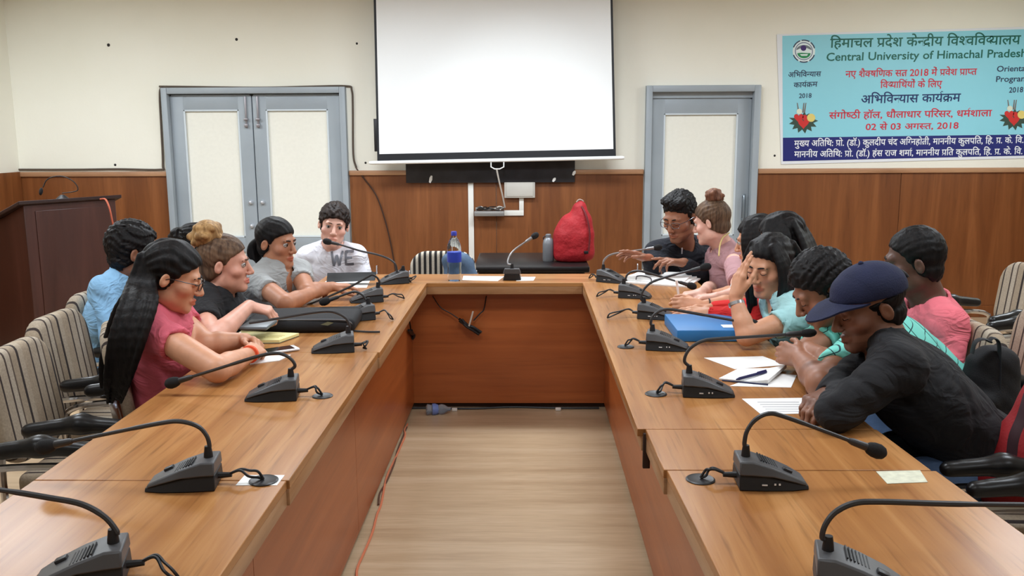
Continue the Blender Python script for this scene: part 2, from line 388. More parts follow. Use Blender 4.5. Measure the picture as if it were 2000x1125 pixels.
VIR = '\u094d'; CONS = set(chr(c) for c in range(0x915, 0x93a)); MATRA = set(chr(c) for c in range(0x93e, 0x94d)) | set('\u0901\u0902\u0903')
def ribbon(pts, w):
    v = []; f = []
    for i, p in enumerate(pts):
        a = np.array(pts[max(i-1, 0)], float); b = np.array(pts[min(i+1, len(pts)-1)], float); d = b-a; d /= np.hypot(*d)
        n = np.array([-d[1], d[0]])*w/2; v += [np.array(p)+n, np.array(p)-n]
        if i: f.append((2*i-2, 2*i-1, 2*i+1, 2*i))
    return np.array(v), f
def layout(s):
    V = []; Fc = []; x = 0.
    def put(v, f, dx, dy=0, sc=1):
        o = sum(len(a) for a in V); V.append(np.array(v)*sc+np.array([dx, dy])); Fc.extend([tuple(i+o for i in q) for q in f])
    i = 0
    while i < len(s):
        ch = s[i]
        if ch in CONS:
            cl = [ch]; i += 1
            while i+1 < len(s) and s[i] == VIR and s[i+1] in CONS: cl.append(s[i+1]); i += 2
            mt = []
            while i < len(s) and s[i] in MATRA: mt.append(s[i]); i += 1
            reph = len(cl) > 1 and cl[0] == 'र'
            if reph: cl = cl[1:]
            rak = len(cl) > 1 and cl[-1] == 'र'
            if rak: cl = cl[:-1]
            if 'ि' in mt:
                v, f, a = glyph('ि'); put(v, f, x); x += a; mt.remove('ि')
            for c in cl[:-1]:
                v, f, a = glyph(c); xc = a*.76 if c in 'क' else a-.165
                if c in 'द': put(v, f, x, .12, .82); x += a*.55
                else:
                    v, f = clip_x(v, f, xc); put(v, f, x); x += xc
            v, f, a = glyph(cl[-1]); put(v, f, x); x0 = x; x += a
            if rak: v, f = ribbon([(x0+a*.52, .22), (x0+a*.3, .1), (x0+a*.12, .0)], .06); put(v, f, 0)
            for m in mt:
                v, f, a2 = glyph(m); put(v, f, x); x += a2
            if reph: v, f = ribbon([(x-.13, .62), (x-.2, .74), (x-.12, .84), (x-.02, .8)], .06); put(v, f, 0)
        elif ch == ' ': x += .3; i += 1
        else:
            v, f, a = glyph(ch); put(v, f, x); x += a; i += 1
    return np.vstack(V), Fc, x
def lettering(s, x0, y0, x1, y1, em, mat, parent, layer=3, name='lettering'):
    words_ = [layout(q) for q in s.split()]; w = sum(q[2] for q in words_)+.3*(len(words_)-1); x = 0.
    p0, p1 = A(x0, y0, YB), A(x1, y1, YB); d = p1-p0; hs = em*YB/F_PX
    for v, f, ww in words_:                          # one mesh per printed word
        pts = [(p0+d*((q[0]+x)/w)+np.array([0, 0, q[1]*hs])) for q in v]
        MB().add([(p[0], YB-.0006*layer, p[2]) for p in pts], f).build(name, mat, parent); x += ww+.3
def flat(name, px, mat, parent, layer):
    P = [A(x, y, YB) for x, y in px]; return MB().add([(p[0], YB-.0006*layer, p[2]) for p in P], [tuple(range(len(P)))]).build(name, mat, parent)
def disc(cx, cy, r, a0=0, a1=360, n=28, ry=None): return [(cx+r*math.cos(R_(a0+(a1-a0)*i/n)), cy+(ry or r)*math.sin(R_(a0+(a1-a0)*i/n))) for i in range(n+(a1-a0 < 360))]
def INK(n, c): return M('ink_'+n, c, .5)
ban = empty('printed_banner', (0, YB, 0), label='light blue printed vinyl banner with navy bottom band on the right of the wall', cat='banner'); ban.location = (0, 0, 0)
q = [A(*p, YB) for p in ((1517, 67), (2050, 51), (2050, 308), (1526, 321))]
MB().add([(p[0], YB, p[2]) for p in q]+[(p[0], YB+.003, p[2]) for p in q], [(0, 1, 2, 3), (7, 6, 5, 4), (0, 4, 5, 1), (1, 5, 6, 2), (2, 6, 7, 3), (3, 7, 4, 0)]).build('vinyl_sheet', M('white_vinyl', (228, 232, 238), .45), ban)
flat('blue_field', [(1528, 70), (2042, 56), (2042, 262), (1529, 269)], M('banner_light_blue', (142, 212, 228), .45), ban, 1)
flat('navy_band', [(1529, 269), (2042, 262), (2042, 303), (1529, 315)], M('banner_navy', (26, 34, 112), .45), ban, 1)
GR, RD, NV, WT, BK = INK('green', (10, 98, 84)), INK('red', (206, 32, 58)), INK('navy', (16, 42, 98)), INK('white', (238, 240, 246)), INK('dark', (38, 52, 84))
for s, x0, y0, x1, y1, em, m in (
    ('हिमाचल प्रदेश केन्द्रीय विश्वविद्यालय', 1621, 93, 1992, 86, 25, GR),
    ('Central University of Himachal Pradesh', 1613, 119, 2005, 111, 21, GR),
    ('नए शैक्षणिक सत्र 2018 में प्रवेश प्राप्त', 1651, 151, 1907, 146, 18, RD),
    ('विद्यार्थियों के लिए', 1719, 172, 1839, 170, 18, RD),
    ('अभिविन्यास कार्यक्रम', 1681, 202, 1875, 198, 23, NV),
    ('संगोष्ठी हॉल, धौलाधार परिसर, धर्मशाला', 1619, 232, 1936, 227, 18.5, RD),
    ('02 से 03  अगस्त, 2018', 1690, 254, 1872, 251, 17, RD),
    ('अभिविन्यास', 1539, 151, 1603, 149, 14, BK), ('कार्यक्रम', 1550, 171, 1596, 169, 14, BK), ('2018', 1560, 191.5, 1585, 190.7, 12, BK),
    ('Orientation', 1946, 140, 2030, 138, 15, BK), ('Programme', 1944, 160, 2030, 158, 15, BK), ('2018', 1970, 181, 1998, 180, 14, BK),
    ('मुख्य अतिथि: प्रो. (डॉ.) कुलदीप चंद अग्निहोत्री, माननीय कुलपति, हि. प्र. के. वि.', 1551, 286, 1999, 279, 17, WT),
    ('माननीय अतिथि: प्रो. (डॉ.) हंस राज शर्मा, माननीय प्रति कुलपति, हि. प्र. के. वि.', 1551, 307, 1997, 301, 17, WT)):
    lettering(s, x0, y0, x1, y1, em, m, ban)
ex, ey = 1570, 100
flat('emblem', disc(ex, ey, 22), M('emblem_white', (226, 240, 240), .5), ban, 2)
for a0, a1 in ((200, 250), (258, 300), (308, 345), (20, 60), (70, 112), (122, 160)):
    flat('emblem_ring', disc(ex, ey, 22.6, a0, a1, 8)+disc(ex, ey, 20, a1, a0, 8)[:9] if False else [(ex+22.6*math.cos(R_(a0+(a1-a0)*i/8)), ey+22.6*math.sin(R_(a0+(a1-a0)*i/8))) for i in range(9)]+[(ex+20.4*math.cos(R_(a1-(a1-a0)*i/8)), ey+20.4*math.sin(R_(a1-(a1-a0)*i/8))) for i in range(9)], BK, ban, 3)
flat('emblem_ring', disc(ex, ey, 17.5), INK('slate', (92, 100, 140)), ban, 3)
flat('emblem_centre', disc(ex, ey, 16), M('emblem_white', (226, 240, 240), .5), ban, 4)
flat('emblem_eye', [(ex+15*math.cos(R_(a)), ey-2-10*math.sin(R_(a))*1.0) for a in range(0, 181, 12)]+[(ex-6, ey-6), (ex, ey-7.5), (ex+6, ey-6)], INK('grey', (110, 120, 128)), ban, 5)
flat('emblem_pupil', disc(ex-1, ey-6, 5.5), INK('purple', (58, 28, 104)), ban, 6)
flat('emblem_bowl', [(ex-13, ey+4), (ex-6, ey+3), (ex+13, ey+4)]+[(ex+13*math.cos(R_(a)), ey+4+10*math.sin(R_(a))) for a in range(12, 180, 12)], INK('leaf', (30, 140, 84)), ban, 5)
flat('emblem_bar', [(ex-8, ey+6), (ex+8, ey+5.5), (ex+6, ey+9), (ex-5, ey+9)], M('emblem_white', (226, 240, 240), .5), ban, 6)
for fx, fy in ((1569, 232), (1980, 226)):
    star = []
    for i in range(26):
        a = R_(i*360/26); r = (29 if i % 2 == 0 else 20)*(1 if math.sin(a) > -.3 else .72); star.append((fx+r*math.cos(a), fy+4+r*.86*math.sin(a)))
    flat('bouquet_leaves', star, INK('dark_leaf', (52, 74, 62)), ban, 2)
    for x, y, k in ((-9, -2, 1), (8, 0, 1.05), (0, 9, 1.1)):
        flat('bouquet_flower', [(fx+x+k*8.6*math.sin(t)**3*1.1, fy+y-k*.62*(13*math.cos(t)-5*math.cos(2*t)-2*math.cos(3*t)-math.cos(4*t))) for t in np.linspace(0, 2*math.pi, 24, endpoint=False)], INK('red_flower', (206, 44, 42)), ban, 3+(y > 5))
    flat('bouquet_bloom', disc(fx+15, fy-2, 8), INK('yellow', (228, 208, 120)), ban, 5)
    flat('bouquet_bloom', disc(fx-8, fy-14, 5.5), INK('pale', (220, 226, 206)), ban, 5)
    for x0, x1 in ((-9, -12), (2, 5), (-1, 1)):
        flat('bouquet_stem', [(fx+x0-1.3, fy-12), (fx+x0+1.3, fy-12), (fx+x1+.8, fy-31), (fx+x1-.8, fy-31)], INK('stem', (120, 104, 96)), ban, 4)
# ------------------------------------------------------------------ conference tables
TOPW = wood('table_top_laminate', (142, 91, 50), (166, 114, 66), (190, 139, 88), (3.4, .16, 1), 3.4, .26, .6, .02)
TOPX = wood('table_end_laminate', (142, 91, 50), (166, 114, 66), (190, 139, 88), (.16, 3.4, 1), 3.4, .26, .6, .02)
EDGE = wood('table_edge_band', (150, 108, 72), (168, 126, 88), (182, 142, 104), (.5, .5, 4), 5, .35, .85)
PANX = wood('table_front_panel', (146, 74, 33), (162, 86, 40), (174, 97, 49), (.22, 1, 5), 2.4, .33, .8)
PANY = wood('table_side_panel', (146, 74, 33), (162, 86, 40), (174, 97, 49), (1, .22, 5), 2.4, .33, .8)
DKW = M('dark_plinth', (48, 28, 18), .6)
ZT = .75
for _m in (TOPW, TOPX): _m.node_tree.nodes['Principled BSDF'].inputs['Specular IOR Level'].default_value = .2
def table(label, poly, mat, group, edges, panel=None, ends=()):
    t = empty('conference_table', (0, 0, 0), label=label, cat='table', group=group)
    MB().prism(poly, ZT-.022, ZT).build('tabletop', mat, t, bev=.002)
    eb = MB()
    for (a, b) in edges:
        a = np.array(a); b = np.array(b); d = (b-a)/np.linalg.norm(b-a); n = np.array([-d[1], d[0]])
        m = (a+b)/2+n*.014; eb.box((m[0], m[1], ZT-.042), (np.linalg.norm(b-a), .026, .044), .003, Matrix.Rotation(math.atan2(d[1], d[0]), 3, 'Z'))
    eb.build('edge_band', EDGE, t)
    if panel:
        a, b, m = panel; a = np.array(a); b = np.array(b); d = (b-a)/np.linalg.norm(b-a); n = np.array([-d[1], d[0]]); c = (a+b)/2+n*.011
        r = Matrix.Rotation(math.atan2(d[1], d[0]), 3, 'Z')
        MB().box((c[0], c[1], (ZT-.024+.03)/2), (np.linalg.norm(b-a), .02, ZT-.054), 0, r).build('modesty_panel', m, t)
        c2 = c+n*.02; MB().box((c2[0], c2[1], .016), (np.linalg.norm(b-a), .02, .03), 0, r).build('plinth', DKW, t)
    for (x0, x1, y) in ends:
        MB().box(((x0+x1)/2, y, (ZT-.024)/2), (abs(x1-x0), .022, ZT-.026)).build('end_panel', PANY, t)
    return t
OL, IL, OR, IR, YE, YB2 = -1.165, -.555, .93, .300, 4.79, 5.11
g = 'conference tables of the U-shaped arrangement'
e = .001
table('far wooden conference table joining both rows below the screen', [(OL, YE+e), (OR, YE+e), (OR, YB2), (OL, YB2)], TOPX, g, [((IL, YE+e), (IR, YE+e))], ((-.672, 4.91), (.452, 4.91), PANX), ((0, 0, 0),)[:0])
for y0, y1, lb, ix in ((3.215, YE, 'left row wooden conference table farthest from the camera, under the laptop sleeve', -.553), (1.965, 3.212, 'left row middle wooden conference table under the pink-shirted person\'s arms', -.560), (.62, 1.962, 'left row wooden conference table nearest the camera', -.566)):
    table(lb, [(OL, y0), (ix, y0), (ix, y1), (OL, y1)], TOPW, g, [((ix, y0), (ix, y1))], ((-.655, y0), (-.655, y1 if y1 < 4 else 4.905), PANY), ((OL+.1, -.68, y0+.03), (OL+.1, -.68, y1-.03)))
table('right row long wooden conference table farthest from the camera, under the blue folder', [(IR, 2.337), (.945, 2.337), (OR, YE), (IR, YE)], TOPW, g, [((IR, YE), (IR+.010, 2.337))], ((.435, 4.905), (.435, 2.337), PANY), ((.46, .9, 2.36), (.46, .86, 4.7)))
t3 = table('short wooden conference table segment on the right under the bent microphone and printed sheet', [(.326, 2.035), (.965, 2.035), (.950, 2.334), (.322, 2.334)], TOPW, g, [((.322, 2.334), (.326, 2.035))], ((.43, 2.334), (.43, 2.035), PANY))
MB().box((.325, 2.33, .69), (.02, .012, .1), .002).build('joint_bracket', DKW, t3)
table('right row wooden conference table nearest the camera', [(.378, .62), (1.06, .62), (.975, 2.031), (.333, 2.031)], TOPW, g, [((.333, 2.031), (.378, .62))], ((.42, 2.031), (.425, .62), PANY), ((.45, .93, 2.0),))
# ------------------------------------------------------------------ conference microphones
MGREY = M('mic_grey_shell', (74, 74, 76), .42, bump=(300, .15, .001)); MBLK = M('mic_black_base', (24, 23, 25), .5)
GOOSE = M('gooseneck_grey', (58, 57, 58), .42, .3); GOOSEL = M('gooseneck_silver', (140, 138, 138), .35, .6); FOAM = M('mic_foam', (30, 29, 30), .95, bump=(700, .6, .002))
BTN = M('mic_button', (44, 44, 47), .4); WHT = M('white_mark', (220, 220, 220), .5)
def mic(label, back, tip, goose, dy=0., cablepx=None, silver=False, z0=ZT, headless=False, Yb=None, foam=1., stem0=None):
    b = T(back[0], back[1], z0); p = T(tip[0], tip[1], z0)
    if Yb: p = np.array([b[0], b[1]+Yb, z0])
    d = p-b; yaw = math.atan2(d[1], d[0]); L = .16; k = L/.16
    d = d/np.linalg.norm(d)
    root = empty('conference_microphone', (b[0], b[1], z0), label=label, cat='microphone', group='table microphones')
    rz = Matrix.Rotation(yaw, 4, 'Z')
    def sec(x, zb, zt, w):  # cross-section
        return [(x, -w, zb), (x, w, zb), (x, w*.82, zt), (x, -w*.82, zt)]
    def loft(secs):
        v = []; f = []
        for s in secs: v += s
        for i in range(len(secs)-1):
            for j in range(4): f.append((i*4+j, i*4+(j+1) % 4, i*4+4+(j+1) % 4, i*4+4+j))
        f.append((3, 2, 1, 0)); m = (len(secs)-1)*4; f.append((m, m+1, m+2, m+3)); return MB().add(v, f)
    lo = loft([sec(0, .001, .036, .05), sec(.06, .001, .034, .051), sec(.12, .001, .021, .046), sec(.158, .001, .008, .034)]); lo.xf(rz).build('mic_base', MBLK, root, bev=.002)
    up = loft([sec(.0, .036, .066, .05), sec(.03, .0355, .066, .0505), sec(.075, .0325, .052, .05), sec(.12, .021, .033, .046), sec(.153, .0085, .016, .035)]); up.xf(rz).build('top_shell', MGREY, root, bev=.004)
    MB().box((.112, -.012, .0385), (.022, .016, .008), .002, Matrix.Rotation(R_(22), 3, 'Y')).xf(rz).build('talk_button', BTN, root)
    gr = MB()
    for i in range(7): gr.box((.052+i*.006, .008, .0618-i*.0027), (.0025, .05, .003), 0, Matrix.Rotation(R_(20), 3, 'Y'))
    gr.xf(rz).build('speaker_grille', MBLK, root)
    sd = MB().box((.055, -.0505, .016), (.012, .002, .003)).box((.078, -.0505, .018), (.004, .002, .004)).box((.088, -.0502, .018), (.004, .002, .004)); sd.xf(rz).build('side_marks', WHT, root)
    # gooseneck
    st = b+d*.02; pts = [st+np.array([0, 0, .064]), st+np.array([0, 0, .085])] if stem0 is None else [st+np.array([0, 0, .064])]
    px0 = goose[0][0]; tot = sum(math.hypot(goose[i+1][0]-goose[i][0], goose[i+1][1]-goose[i][1]) for i in range(len(goose)-1)); s = 0
    for i, g in enumerate(goose):
        if i: s += math.hypot(g[0]-goose[i-1][0], g[1]-goose[i-1][1])
        pts.append(A(g[0], g[1], st[1]+dy*(s/tot if tot else 0)))
    cu = catmull(pts, 6); n = len(cu); org = np.array([b[0], b[1], z0])
    def rad(i): 
        t = i/n
        return .0075 if t < .08 else (.0052 if t < .45 else (.0056 if t < .8 else .0048))
    MB().tube([q-org for q in cu], [rad(i) for i in range(n)], 8).build('gooseneck', GOOSEL if silver else GOOSE, root)
    MB().lathe([(.011, 0), (.010, .012), (.0075, .03)], tuple(st-org+np.array([0, 0, .062])), 12).build('neck_collar', MBLK, root)
    if not headless:
        e = cu[-1]; t = cu[-1]-cu[-4]; t /= np.linalg.norm(t)
        r = Vector(t).to_track_quat('Z', 'Y').to_matrix()
        MB().lathe([(.0055, -.055), (.0085, -.045), (.0095, -.012), (.008, 0)], tuple(e-org), 12, r).build('mic_capsule', GOOSEL if silver else GOOSE, root)
        MB().lathe([(.008*foam, -.012), (.014*foam, -.004), (.0175*foam, .008), (.018*foam, .02), (.014*foam, .032), (.007*foam, .038), (.001, .0395)], tuple(e-org), 16, r).build('foam_head', FOAM, root)
    if cablepx:
        c0 = b-d*.0+np.array([0, 0, .02]); g = T(cablepx[0], cablepx[1], z0); side = np.array([-d[1], d[0], 0])
        pl = MB().tube([c0-org, c0-d*.03-org], [.008, .006], 8)
        m1 = c0-d*.05+np.array([0, 0, .012]); m2 = (c0+g)/2-d*.02+np.array([0, 0, .012]); ge = g+np.array([0, 0, .005])
        for o in (0, .008): pl.tube([q-org for q in catmull([c0-d*.02, m1+side*o, m2+side*o*2+np.array([0, 0, .006-o]), g+np.array([0, 0, .025])*(1 if o == 0 else .4)+d*.012, ge], 6)], .0032, 6)
        pl.build('cable', MBLK, root)
    return root
L1 = mic('black gooseneck microphone nearest the camera on the left table, neck leaving the photo', (250, 1122), (95, 1140), [(229, 1040), (205, 1010), (160, 985), (95, 972), (0, 957), (-120, 945)], .0, (352, 1136))
mic('gooseneck microphone on the left table beside the white-edged grommet, bent over the empty chairs', (428, 944), (288, 951), [(409, 870), (403, 850), (385, 832), (350, 823), (310, 827), (220, 845), (100, 870)], .02, (515, 940))
mic('gooseneck microphone on the left table in front of the pink-shirted person', (583, 775), (484, 779), [(576, 715), (570, 703), (555, 693), (535, 690), (500, 697), (420, 722), (345, 745)], .02, (630, 774))
mic('gooseneck microphone in front of the yellow notebook, neck crossing the laptop sleeve', (692, 683), (615, 687), [(683, 637), (676, 622), (660, 612), (640, 608), (600, 612), (520, 626), (487, 631)], .0, (716, 684), headless=True)
mic('gooseneck microphone half hidden behind the black laptop sleeve', (729, 621), (660, 627), [(714, 585), (708, 576), (695, 570), (682, 572), (660, 580), (640, 587)], .0, (768, 626))
mic('gooseneck microphone with long drooping neck in front of the grey T-shirt person\'s hand', (747, 587), (692, 590), [(742, 556), (738, 544), (728, 537), (718, 541), (680, 562), (610, 592), (548, 612)], -.12, (790, 585), headless=True)
mic('gooseneck microphone at the left end of the far table, pointing at the white sweatshirt', (795, 551), (725, 556), [(777, 532), (772, 516), (758, 505), (735, 497), (704, 490), (668, 479), (644, 473)], .02, (803, 553))
mic('gooseneck microphone nearest the camera on the right table, neck leaving the photo', (1590, 1138), (1760, 1158), [(1606, 1050), (1612, 1025), (1632, 1000), (1668, 983), (1720, 980), (1850, 984), (2000, 986), (2120, 988)], .0, None)
mic('gooseneck microphone on the right table near the white name plate, head bent low', (1437, 943), (1577, 946), [(1454, 866), (1459, 842), (1475, 820), (1500, 808), (1530, 813), (1610, 842), (1700, 876)], .0, (1368, 937))
mic('gooseneck microphone on the right table beside the notepad with the pen', (1332, 768), (1425, 771), [(1337, 706), (1341, 690), (1352, 677), (1372, 666), (1400, 662), (1480, 657), (1570, 651)], .0, (1282, 770), foam=.75)
mic('gooseneck microphone on the right table in front of the blue folder', (1263, 679), (1343, 683), [(1271, 632), (1275, 618), (1287, 608), (1305, 604), (1340, 609), (1400, 620), (1462, 631)], .0, (1220, 677))
mic('gooseneck microphone with tall raised neck in front of the red-sleeved arms', (1248, 619), (1312, 623), [(1252, 585), (1256, 568), (1270, 553), (1295, 543), (1330, 533), (1372, 523)], .0, (1186, 623))
mic('gooseneck microphone in front of the paper stack, neck bent down towards the pen hand', (1210, 579), (1275, 582), [(1221, 548), (1225, 537), (1237, 530), (1258, 531), (1300, 543), (1346, 557)], .0, (1165, 581))
mic('gooseneck microphone at the right end of the far table, pointing at the black-shirted person', (1172, 548), (1222, 553), [(1178, 520), (1180, 508), (1195, 497), (1230, 491), (1280, 484)], .05, (1150, 545), silver=True)
mic('lone gooseneck microphone at the middle of the far table, facing the screen', (1000, 548), (1000, 540), [(992, 515), (994, 503), (1003, 490), (1020, 477), (1041, 463)], .1, None, silver=True, Yb=.15)
# grommets in the table tops
for px, py, w, lb in ((515, 940, .034, 'dark round cable grommet on a white paper square on the left table'), (630, 774, .032, 'round cable grommet beside the microphone of the pink-shirted person'), (1368, 937, .034, 'dark round cable grommet on the right table nearest the camera'), (1281, 770, .034, 'dark ringed cable grommet on the right table left of the notepad microphone'), (1222, 678, .032, 'round cable grommet on the right table left of the blue folder microphone')):
    p = T(px, py, ZT); o = empty('cable_grommet', (p[0], p[1], ZT), label=lb, cat='grommet', group='table grommets')
    zz = .0012 if px == 515 else 0
    MB().lathe([(w, zz), (w, zz+.002), (w*.9, zz+.004), (w*.8, zz+.003), (w*.01, zz+.003)], (0, 0, 0), 24).build('grommet_ring', M('grommet_black', (34, 33, 35), .4), o)
p = T(508, 938, ZT); d = .001
q = [T(460, 948, ZT), T(541, 948, ZT), T(556, 928, ZT), T(478, 928, ZT)]
def sheet(px, label, cat='paper', name='paper_sheet', th=.0012, z=ZT, mat=None, group=None, curl=0):
    P = [T(x, y, z+.0005) for x, y in px]; n = len(P)
    o = MB().add([(a[0], a[1], z+.0003) for a in P]+[(a[0], a[1], z+th) for a in P], [tuple(range(n))[::-1], tuple(range(n, 2*n))]+[(i, (i+1) % n, n+(i+1) % n, n+i) for i in range(n)])
    return tag(o.build(name, mat or M('white_paper', (244, 244, 242), .8)), label, cat, group)
sheet([(460, 948), (541, 948), (556, 928), (478, 928)], 'white paper square taped under the grommet on the left table', z=ZT, th=.0008)
# ------------------------------------------------------------------ things on the tables
PAPER = M('white_paper', (244, 244, 242), .8); LINEK = M('print_grey', (150, 150, 156), .8)
sheet([(1375, 699), (1490, 696), (1536, 713), (1435, 721)], 'blank white sheet of paper on the right table behind the notepad')
s = sheet([(1449, 779), (1592, 777), (1600, 808), (1486, 809)], 'white printed sheet of paper by the black sleeve of the person in the cap')
m = MB()
for i in range(5):
    a, b = T(1480+i*5, 786+i*4.5, ZT+.0014), T(1560+(i % 3)*9+i*4, 785+i*4.5, ZT+.0014)
    m.box(((a[0]+b[0])/2, (a[1]+b[1])/2, ZT+.0014), (b[0]-a[0], .0035, .0004))
m.build('printed_lines', LINEK, s)
sheet([(1425, 754), (1545, 757), (1556, 733), (1500, 727)], 'white sheet of paper sticking out from under the notepad', th=.001)
npd = empty('notepad', (0, 0, 0), label='open white notepad with curled pages and a dark pen on it', cat='notepad')
P = [T(*q, ZT) for q in ((1404, 742), (1500, 752), (1536, 722), (1442, 723))]
v = []; n = 9
for k, zt in ((0, .0013), (1, .006)):
    for i in range(n):
        t = i/(n-1); a = P[0]*(1-t)+P[1]*t; b = P[3]*(1-t)+P[2]*t
        for q in (a, b): v.append((q[0], q[1], ZT+zt+(.02*max(0, t-.55)**1.5*2 if k else .02*max(0, t-.6)**1.5)))
f = [(2*i, 2*i+1, 2*i+3, 2*i+2) for i in range(n-1)]+[(2*n+2*i, 2*n+2*i+2, 2*n+2*i+3, 2*n+2*i+1) for i in range(n-1)]+[(2*i, 2*i+2, 2*n+2*i+2, 2*n+2*i) for i in range(n-1)]+[(2*i+1, 2*n+2*i+1, 2*n+2*i+3, 2*i+3) for i in range(n-1)]+[(0, 2*n, 2*n+1, 1), (2*n-2, 2*n-1, 4*n-1, 4*n-2)]
MB().add(v, f).build('pages', PAPER, npd)
MB().tube([T(1410, 744.5, ZT)+[0, 0, .003], T(1500, 753.5, ZT)+[0, 0, .004]], .0025, 6).build('cover_edge', M('cover_blue_black', (32, 36, 70), .5), npd)
pen = empty('ballpoint_pen', (0, 0, 0), label='dark blue ballpoint pen lying on the open notepad', cat='pen')
a, b = T(1438, 741, ZT+.014), T(1496, 726, ZT+.014)
MB().tube([a, a*.9+b*.1, b], [.002, .0052, .0052], 10).build('pen_barrel', M('pen_navy', (22, 24, 74), .35), pen)
MB().tube([a*.3+b*.7+[0, 0, .006], b+[0, 0, .006]], .0018, 6).build('pen_clip', M('pen_navy2', (36, 38, 92), .35), pen)
# name plate / label
sheet([(1711, 921), (1797, 919), (1812, 942), (1733, 945)], 'small worn white label stuck to the right table near the edge', cat='label', name='table_label', mat=M('worn_label', (208, 208, 186), .7, var=(60, .12)))
# blue folder
bf = empty('box_folder', (0, 0, 0), label='blue box folder lying in front of the light-teal shirted person', cat='folder')
P = [T(1322, 668, ZT), T(1446, 668, ZT), T(1447, 640, ZT), T(1327, 640, ZT)]; xs = [p[0] for p in P]; ys = [p[1] for p in P]
bx0, bx1, by0, by1 = min(xs), max(xs), min(ys), max(ys)
MB().box(((bx0+bx1)/2, (by0+by1)/2+.03, ZT+.024), (bx1-bx0, by1-by0+.06, .046), .004).build('folder_body', M('folder_blue', (44, 116, 178), .5), bf)
p = T(1438, 634, ZT+.048)
MB().box((p[0]-.03, p[1]-.03, ZT+.0482), (.065, .05, .0016)).build('white_label', PAPER, bf)
# paper stack near the far right corner
stk = empty('paper_stack', (0, 0, 0), label='stack of loose white papers in front of the black-shirted person', cat='papers')
for i, q in enumerate((((1212, 553), (1345, 562), (1368, 546), (1238, 541)), ((1218, 551), (1335, 559), (1358, 545), (1240, 540)), ((1215, 549), (1330, 557), (1350, 541), (1245, 538)))):
    P = [T(x, y, ZT) for x, y in q]; MB().prism([(a[0]+i*.01, a[1]) for a in P], ZT+.0005+i*.0085, ZT+.0085+i*.0085).build('paper_bundle', PAPER, stk)
g = [T(1246, 556, ZT+.006), T(1247, 549, ZT+.03), T(1252, 546, ZT+.033), T(1268, 552, ZT+.03), T(1272, 556, ZT+.006)]
tag(MB().tube(catmull([p+[0, 0, .03] for p in (T(1242, 556), T(1244, 550), T(1255, 549), T(1270, 554), T(1272, 560))], 5), .003, 6).build('wire_loop', M('spec_dark', (40, 34, 44), .4)), 'dark thin wire loop lying on the front of the paper stack', 'wire')
# far table papers
sheet([(903, 547), (972, 549), (985, 540), (905, 539)], 'white sheet of paper beside the water bottle on the far table')
sheet([(1008, 549), (1042, 548), (1046, 541), (1012, 541)], 'white sheet of paper right of the middle far microphone')
# left table
nb = empty('notebook', (0, 0, 0), label='yellow notebook with grey cover edge next to the laptop sleeve', cat='notebook')
P = [T(440, 672, ZT), T(545, 671, ZT), T(584, 657, ZT), T(470, 652, ZT)]
MB().prism([(p[0], p[1]) for p in P], ZT+.0005, ZT+.0035).build('back_cover', M('notebook_grey', (96, 104, 96), .6), nb)
MB().prism([(p[0]*.985+(-.87)*.015, p[1]*.985+3.4*.015) for p in P], ZT+.0035, ZT+.014).build('page_block', M('yellow_pages', (236, 226, 160), .7), nb)
m = MB()
for t in (.35, .5, .65):
    a = P[1]*(1-t)+P[2]*t; b = a+(P[0]-P[1])*.22; m.box(((a[0]*.8+b[0]*.2+b[0])/2-.03, (a[1]+b[1])/2, ZT+.0143), (.06, .004, .0005))
m.build('printed_lines', M('ochre_print', (196, 170, 90), .8), nb)
sheet([(488, 712), (545, 705), (568, 694), (505, 697)], 'white folded paper under the forearms of the pink-shirted person', th=.003)
ph = empty('mobile_phone', (0, 0, 0), label='white mobile phone at the fingertips of the pink-shirted person', cat='phone')
a, b = T(520, 690, ZT), T(570, 683, ZT); d = b-a; an = math.atan2(d[1], d[0])
MB().box(((a+b)/2)+np.array([0, 0, .006]), (.14, .068, .009), .004, Matrix.Rotation(an, 3, 'Z')).build('phone_body', M('white_phone', (238, 238, 240), .3), ph)
MB().box(((a+b)/2)+np.array([0, 0, .0107]), (.105, .058, .0008), 0, Matrix.Rotation(an, 3, 'Z')).build('phone_screen', M('phone_glass', (20, 20, 26), .1), ph)
# laptop sleeve (black padded bag)
ls = empty('laptop_sleeve', (0, 0, 0), label='black padded laptop sleeve lying in front of the person in the black T-shirt', cat='bag')
P0, P1 = T(470, 652, ZT), T(690, 650, ZT); w = .31
sv = MB(); sv.box((0, 0, .026), (abs(P1[0]-P0[0]), w, .05), .022, seg=4)
cx, cy = (P0[0]+P1[0])/2, P0[1]+w/2
sleeve = sv; sleeve.v = [(x, y, z+(.016*max(0, (x+.05)/.2)*(1-abs(y)/.2) if z > .02 else 0)) for x, y, z in sleeve.v]
sleeve.xf(Matrix.Translation((cx, cy, ZT)) @ Matrix.Rotation(R_(3), 4, 'Z')).build('sleeve_body', M('black_nylon', (24, 24, 27), .8, bump=(500, .3)), ls)
X0, X1 = P0[0], P1[0]; yf = P0[1]
MB().tube(catmull([(X0+.04, yf+.03, ZT+.05), (X0+.16, yf+.012, ZT+.055), (X1-.06, yf+.01, ZT+.056), (X1-.01, yf+.012, ZT+.045), (X1-.004, yf+.03, ZT+.02)], 6), .003, 6).build('piping', M('grey_piping', (96, 98, 102), .6), ls)
MB().add([(X1-.13, yf-.001, ZT+.038), (X1-.10, yf-.001, ZT+.034), (X1-.075, yf-.001, ZT+.046), (X1-.1, yf-.001, ZT+.05)], [(0, 1, 2, 3)]).build('olive_badge', M('badge_olive', (104, 108, 84), .6), ls)
